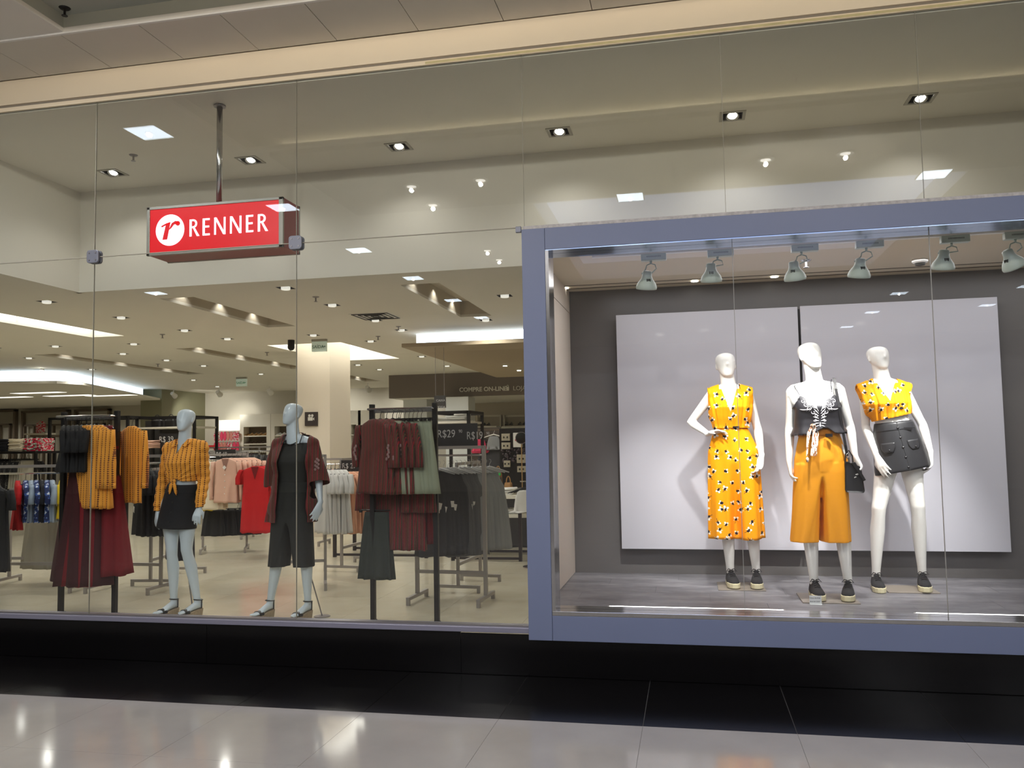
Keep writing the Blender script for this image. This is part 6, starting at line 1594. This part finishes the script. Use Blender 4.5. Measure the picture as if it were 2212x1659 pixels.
for i in range(3):
    x = lerp(xs[0], xs[1], (i+.5)/3.); shoe_pair('brown shoes on the second shelf of the cream wall shelving', (x, 16.75, zs[1]), mat('brown_shoe', (78, 58, 44), .5), 'brown shoes on the wall shelf')
for i in range(4):
    x = lerp(xs[2]+.1, xs[3], (i+.5)/4.); shoe_pair('white shoes on the shelf behind the kimono mannequin', (x, 16.75, zs[0]), m_white, 'white shoes on the wall shelf')
# rack of patterned flip flops with a lit header
a, b = (-13.194,16.700,1.967), (-12.481,16.700,1.493)
t = thing('lit_header', 'bright lit white header above the patterned slippers', 'light box', (a[0], 16.8, a[2]))
obj('light_box', G().box(a[0], b[0], 16.7, 16.95, a[2], (-13.196,16.700,2.259)[2]), emis('header_light', (255, 250, 235), 1.6), t)
obj('header_rim', G().box(a[0]-.03, b[0]+.03, 16.72, 16.96, a[2]-.03, a[2]), m_white, t)
spot('header_beam', ((-12.514,16.200,2.272)[0], 16.2, 2.6), 12, NEUT, 80, .8, .05, target=((-12.514,16.200,2.272)[0], 17, 2.35))
for r in range(2):
    for c in range(4):
        u = (c+.5)/4.; x = lerp(a[0]-.05, b[0]+.03, u); z = a[2]-.17-.30*r
        g = G()
        for s_ in (-1, 1): g.loft([[(x+s_*.05+.048*math.cos(q), 16.5+dy, z+.135*math.sin(q)*(1 if math.sin(q) > 0 else .95)) for q in [2*PI*k/16 for k in range(16)]] for dy in (0, .02)])
        nm = 'patterned slippers hanging under the lit header'
        tag(obj('slippers', g, (m_psplash, c_pink, mat('slipper_salmon', (196, 120, 110), .7))[(r+c) % 3]), nm, 'slippers', 'patterned slippers')
        pg = obj('hook', G().tube([(x, 16.5, z+.13), (x, 16.9, z+.14)], .006, 6), m_steel, bpy.data.objects[[o.name for o in COL.objects if o.name.startswith('slippers')][-1]] if False else None)
        pg.parent = [o for o in COL.objects if o.name.startswith('slippers')][-1]
# red band on the back wall
t = tag(obj('red_shelf_edge', G().box((-13.420,16.500,1.509)[0], (-13.115,16.500,1.504)[0], 16.4, 16.9, (-13.419,16.500,1.457)[2], (-13.420,16.500,1.549)[2]), c_red), 'red shelf edge beside the patterned slippers', 'shelf')
# --- right of the column: narrow white shelving with small goods
x0, x1 = (-8.237,14.500,1.849)[0], (-8.102,14.500,1.847)[0]; x2, x3 = (-7.931,14.500,1.843)[0], (-7.602,14.500,1.837)[0]
z1 = (-7.991,14.500,1.994)[2]; zz = [(-7.993,14.500,1.752)[2], (-7.994,14.500,1.500)[2], (-7.996,14.500,1.213)[2]]
wall_unit('cream shelving with small goods right of the column', x0, x1, .2, z1, 14.8, zz); wall_unit('second cream shelving with small goods beyond the right window rack', x2, x3, .2, z1, 14.8, zz)
for i, z in enumerate(zz):
    for k in range(3):
        m = (m_gold, c_wine, m_fold)[(i+k) % 3]; x = lerp(x2, x3, (k+.5)/3.)
        flat_pile('boxed_item', 'small goods on the cream shelving beyond the right window rack', 'small goods on the cream shelving', m, x, 14.6, z, .12, .2, 4, k)
# --- bags, shoes and small displays behind the grey tank tops
yd = 8.2
black_gondola('black framed gondola with white tops above the price board', (-3.545,6.200,1.944)[0], (-3.053,6.200,1.932)[0], 6.2, .8, (-3.135,6.200,1.954)[2], shelves=((-3.301,6.300,1.808)[2],))
zz0 = (-3.301,6.300,1.808)[2]
for i, uv in enumerate(((-3.489,6.400,1.828), (-3.343,6.400,1.824), (-3.225,6.400,1.822))):
    flat_pile('folded_shirt', ('left', 'middle', 'right')[i]+' white folded top on the black gondola shelf over the price board', None, m_fold, uv[0], 6.5, zz0, .20, .3, (2, 3, 4)[i], i)
for nm, u0, u1 in (('left', 871, 922), ('right', 962, 1014)):
    a, b = ((-6.643,13.800,2.561), (-6.060,13.800,2.238)) if nm == 'left' else ((-5.252,12.600,2.509), (-4.729,12.600,2.169))
    struct('wall_column_%s' % nm, G().box(a[0], b[0], a[1], a[1]+.6, 0, min(a[2], 2.54) if nm == 'left' else a[2]), mat('column_white', (225, 228, 228), .6))
a, b = (-3.373,5.600,2.141), (-3.212,5.600,1.974)
t = thing('hanging_sign', 'small dark hanging department sign above the right racks', 'sign', (a[0], 5.6, b[2]))
obj('sign_board', G().box(a[0], b[0], 5.59, 5.61, b[2], a[2]), mat('sign_charcoal', (58, 56, 54), .5), t)
for k in range(2): obj('lettering', text_g(('CAIXA', 'MODA')[k], .042, (a[0]+.03, 5.587, a[2]-.08-.09*k), (1, 0, 0), (0, 0, 1), .002), MATS['price_grey'], t)
g = G().tube([(a[0]+.02, 5.6, a[2]), (a[0]+.02, 5.6, 2.8)], .003, 5).tube([(b[0]-.02, 5.6, a[2]), (b[0]-.02, 5.6, 2.8)], .003, 5); obj('cable', g, m_steel, t)
# beige wall bays with shoe shelves
yw = 16.2
struct('wall_bay', G().box((-5.662,16.450,2.186)[0], -.95, yw+.25, yw+.3, 0, 2.54), mat('bay_beige', (200, 190, 172), .7))
for i in range(2):
    a, b = ((-5.459,16.200,2.187), (-4.853,16.200,1.920)) if i == 0 else ((-4.725,16.200,2.171), (-3.968,16.200,1.901))
    t = thing('wall_bay_shelf', ('left', 'right')[i]+' lit wall bay shelf with black shoes behind the grey tank tops', 'shelf', (a[0], yw, b[2]))
    obj('shelf_board', G().box(a[0], b[0], yw-.3, yw+.25, b[2]-.05, b[2]), m_white, t)
    g = G().box(a[0], b[0], yw+.2, yw+.26, a[2]-.02, a[2]+.03).box(a[0]-.03, a[0], yw+.1, yw+.26, .5, a[2]+.03).box(b[0], b[0]+.03, yw+.1, yw+.26, .5, a[2]+.03); obj('bay_frame', g, m_shelfw, t)
    obj('dark_back', G().box(a[0], b[0], yw+.2, yw+.24, .5, b[2]-.05), m_dark, t)
zq = (-5.463,16.200,1.932)[2]
for i, uv in enumerate(((-5.164,16.050,1.936), (-4.561,16.050,1.935), (-4.219,16.050,1.940))):
    shoe_pair(('black shoe pair on the left wall bay shelf', 'black shoe pair on the right wall bay shelf', 'black shoe pair at the right end of the bay shelf')[i], (uv[0], 16.05, zq+.002), m_bag, None, .95)
t = thing('display_board', 'brown display board behind the grey bralette', 'display board', ((-3.473,9.000,1.704)[0], 9.0, 0))
a, b = (-3.732,9.000,1.758), (-3.208,9.000,1.747)
obj('board', G().box(a[0], b[0], 8.98, 9.01, .05, a[2]), mat('board_brown', (84, 74, 66), .7), t); obj('board_foot', G().box(a[0], b[0], 8.8, 9.2, 0, .05), m_dark, t)
obj('peg_rail', G().tube([(a[0], 8.94, (-3.322,8.940,1.476)[2]+.0), (b[0], 8.94, (-3.322,8.940,1.476)[2]+.0)], .008, 6).tube([(a[0], 8.9, (-3.317,8.900,1.708)[2]), (b[0], 8.9, (-3.317,8.900,1.708)[2])], .008, 6), m_rail, t)
hang('tee', c_gdk, (-3.322,8.940,1.460), (.0, .05, 0), 1, 0, 'charcoal top hanging on the wall bay below the grey bralette', None, L=.36, w=.19)
hang('tank', c_glt, (-3.317,8.900,1.708), (0, 0, 0), 1, 0, 'light grey bralette on a white hanger', None, L=.22, w=.14, hm=m_white)
hang('tank', c_pink, (-3.566,8.900,1.657), (0, 0, 0), 1, 0, 'pink bra top left of the grey bralette', None, L=.20, w=.15)
t = thing('pegboard', 'tall black pegboard behind the boxed accessories', 'pegboard', ((-3.080,8.420,1.691)[0], 8.42, 0))
a, b = (-3.103,8.420,1.722), (-2.544,8.420,1.711)
obj('peg_panel', G().box(a[0], b[0]+.1, 8.40, 8.43, .02, a[2]), m_dark, t); obj('panel_foot', G().box(a[0], b[0]+.1, 8.2, 8.6, 0, .03), m_dark, t)
for i, (uv, uw) in enumerate((((-3.055,8.340,1.636), (-2.915,8.340,1.519)), ((-3.057,8.340,1.490), (-2.910,8.340,1.381)), ((-3.023,8.340,1.191), (-2.915,8.340,1.083)), ((-2.802,8.340,1.288), (-2.649,8.340,1.149)), ((-2.798,8.340,1.097), (-2.652,8.340,0.997)), ((-2.858,8.340,1.648), (-2.706,8.340,1.408)))):
    y_ = 8.34
    t = thing('boxed_accessory', ('topmost pale boxed accessory beside the round mirror', 'second boxed accessory with dark earrings', 'boxed accessory under the necklaces', 'upper pale box at the right display edge', 'lower pale box at the right display edge', 'white and pink box behind the round mirror')[i], 'box', (uv[0], y_, uw[2]))
    obj('box_body', G().box(uv[0], uw[0], y_, y_+.06, uw[2], uv[2]), m_card if i < 5 else m_white, t, bevel=.003)
    cx_, cz_ = (uv[0]+uw[0])/2, (uv[2]+uw[2])/2
    g = G()
    for s_ in (-1, 1): g.ball((cx_+s_*.03, y_-.004, cz_), .014, 5, (1, .3, 1.2))
    obj('contents', g, c_pink if i == 5 else m_bag, t)
q = Vector((-2.376,6.600,1.553)); t = thing('round_mirror', 'round standing mirror with a chrome rim at the frame edge', 'mirror', (q.x, q.y, 0.8))
obj('mirror_rim', G().prism([(.088*math.cos(2*PI*k/32), .088*math.sin(2*PI*k/32)) for k in range(32)], q, (1, 0, 0), (0, 0, 1), (0, .015, 0)), m_rail, t)
obj('mirror_glass', G().prism([(.078*math.cos(2*PI*k/32), .078*math.sin(2*PI*k/32)) for k in range(32)], q-Vector((0, .002, 0)), (1, 0, 0), (0, 0, 1), (0, .003, 0)), mat('mirror_dark', (70, 74, 70), .08, .9), t)
obj('mirror_stem', G().tube([(q.x, q.y+.008, q.z-.088), (q.x, q.y+.008, .80)], .008, 8), m_gold, t)
# accessory counter
a, b = (-2.886,6.500,0.857), (-2.262,6.500,0.853)
t = thing('accessory_counter', 'dark accessory counter with boxes and paper bags behind the tank tops', 'counter', ((a[0]+b[0])/2, 6.7, 0))
obj('counter_top', G().box(a[0], b[0]+.3, 6.4, 7.4, .76, .80), m_dark, t); obj('counter_body', G().box(a[0]+.05, b[0]+.3, 6.5, 7.3, .02, .76), mat('counter_charcoal', (46, 44, 44), .6), t)
rd = random.Random(4)
for i in range(8):
    x = a[0]+.05+.045*(i % 4); z = .80+.10*(i//4)
    tag(obj('shoe_box', G().box(x, x+.043, 6.42, 6.52, z+.001, z+.095), (m_card, m_bag, m_kraft)[i % 3], None, bevel=.002), 'small carton in the block of boxes on the accessory counter', 'box', 'cartons on the accessory counter')
for i, uv in enumerate(((-2.731,6.500,1.101), (-2.546,6.450,0.969))):
    bag(('tall kraft paper bag among the boxes', 'brown paper bag right of the boxes')[i], (uv[0], 6.62 if i == 0 else 6.45, .80), .12, (.26, .12)[i], m_kraft)
kb = [o for o in COL.objects if o.get('label', '') == 'tall kraft paper bag among the boxes'][0]
obj('green_tag', G().box((-2.758,6.500,1.121)[0], (-2.677,6.500,1.120)[0], 6.535, 6.55, 1.02, 1.055), mat('bright_green', (50, 200, 90), .5), kb)
g = G()
for k in range(60):
    x, z = rd.uniform((-3.053,8.380,1.344)[0], (-2.661,8.380,1.338)[0]), rd.uniform(1.16, 1.38); g.ball((x, 8.38+rd.uniform(-.02, .01), z), .020, 4)
o = obj('necklace_strands', g, mat('bead_mix', (70, 58, 66), .4)); tag(o, 'dark jumble of bead necklaces beside the mirror', 'necklaces', None, 'stuff')
# --- white tables with folded clothes (front right and behind the peach rack)
def table(lab, x0, x1, y, d, z, z2=None):
    t = thing('display_table', lab, 'table', ((x0+x1)/2, y, 0)); r = .02
    obj('table_top', G().box(x0, x1, y, y+d, z-.045, z), m_shelfw, t, bevel=.003)
    if z2: obj('lower_shelf', G().box(x0+.05, x1+.05, y+.1, y+d, z2-.045, z2), m_shelfw, t, bevel=.003)
    for x in (x0+.05, x1-.07):
        for yy in (y+.02, y+d-.04): obj('leg', G().box(x-r, x+r, yy-r, yy+r, 0, z-.045), mat('table_leg', (48, 38, 38), .45, .4), t)
    obj('base_rail', G().box(x0+.05, x1-.07, y, y+.03, .02, .05), MATS['table_leg'], t); obj('base_rail', G().box(x0+.05, x1-.07, y+d-.05, y+d-.02, .02, .05), MATS['table_leg'], t)
    return t
za = (-2.249,5.100,0.826)[2]; zb2 = (-2.317,5.400,0.580)[2]
table('dark legged table with two white shelves of folded tops on the right', -3.05, -2.05, 5.1, .75, za, zb2)
for i in range(4): flat_pile('folded_shirt', 'white folded top on the upper shelf of the right table', 'folded tops, upper shelf', m_fold, -2.90+.20*i, 5.32, za+.001, .19, .34, 3, i)
for i in range(4): flat_pile('folded_shirt', 'white folded top on the lower shelf of the right table', 'folded tops, lower shelf', m_fold, -2.85+.20*i, 5.40, zb2+.001, .19, .34, 2, i+9)
table('dark legged table behind the peach tops', -4.75, -3.35, 5.3, .75, (-4.183,5.300,0.833)[2])
for i in range(5): flat_pile('folded_shirt', 'mixed folded top on the table behind the peach rack', 'folded tops behind the peach rack', (c_cream, m_fold, c_gmd, c_peach, m_fold)[i], -4.6+.26*i, 5.55, (-4.183,5.300,0.833)[2]+.001, .22, .34, 3, i+20)
_p = (-1.958,4.600,1.023)
t = thing('garment_stand', 'slim chrome pole stand holding white frilled tops at the frame edge', 'stand', (_p[0]+.12, 4.64, 0))
obj('stand_pole', G().tube([(_p[0]+.12, 4.64, .01), (_p[0]+.12, 4.64, _p[2]+.01)], .009, 8), m_rail, t); obj('stand_arm', G().tube([(_p[0]-.05, 4.60, _p[2]+.0), (_p[0]+.14, 4.66, _p[2]+.0)], .008, 8), m_rail, t); obj('stand_base', G().cyl((_p[0]+.12, 4.64, .001), .16, .012, 20), m_rail, t)
hang('tank', c_whitec, (-1.958,4.600,1.023), (.03, .04, 0), 3, .3, 'white frilled top at the edge of the display frame', 'white frilled tops', L=.26, w=.14, flare=.06)
# spotlights along the back wall
for i, uv in enumerate(((-13.664,15.200,3.054), (-12.309,15.200,3.039), (-10.826,15.200,2.996), (-8.076,15.200,2.950))):
    x, y, z = uv; t = thing('wall_spotlight', ('leftmost', 'second', 'third', 'rightmost')[i]+' small white ceiling spotlight along the back wall', 'spotlight', (x, y, Z2), 'spotlights along the back wall')
    obj('bracket', G().tube([(x, y, Z2), (x, y, Z2-.12)], .014, 6), m_white, t); obj('lamp_head', G().tube([(x, y-.08, Z2-.10), (x, y+.08, Z2-.18)], [.05, .075], 12), m_white, t)
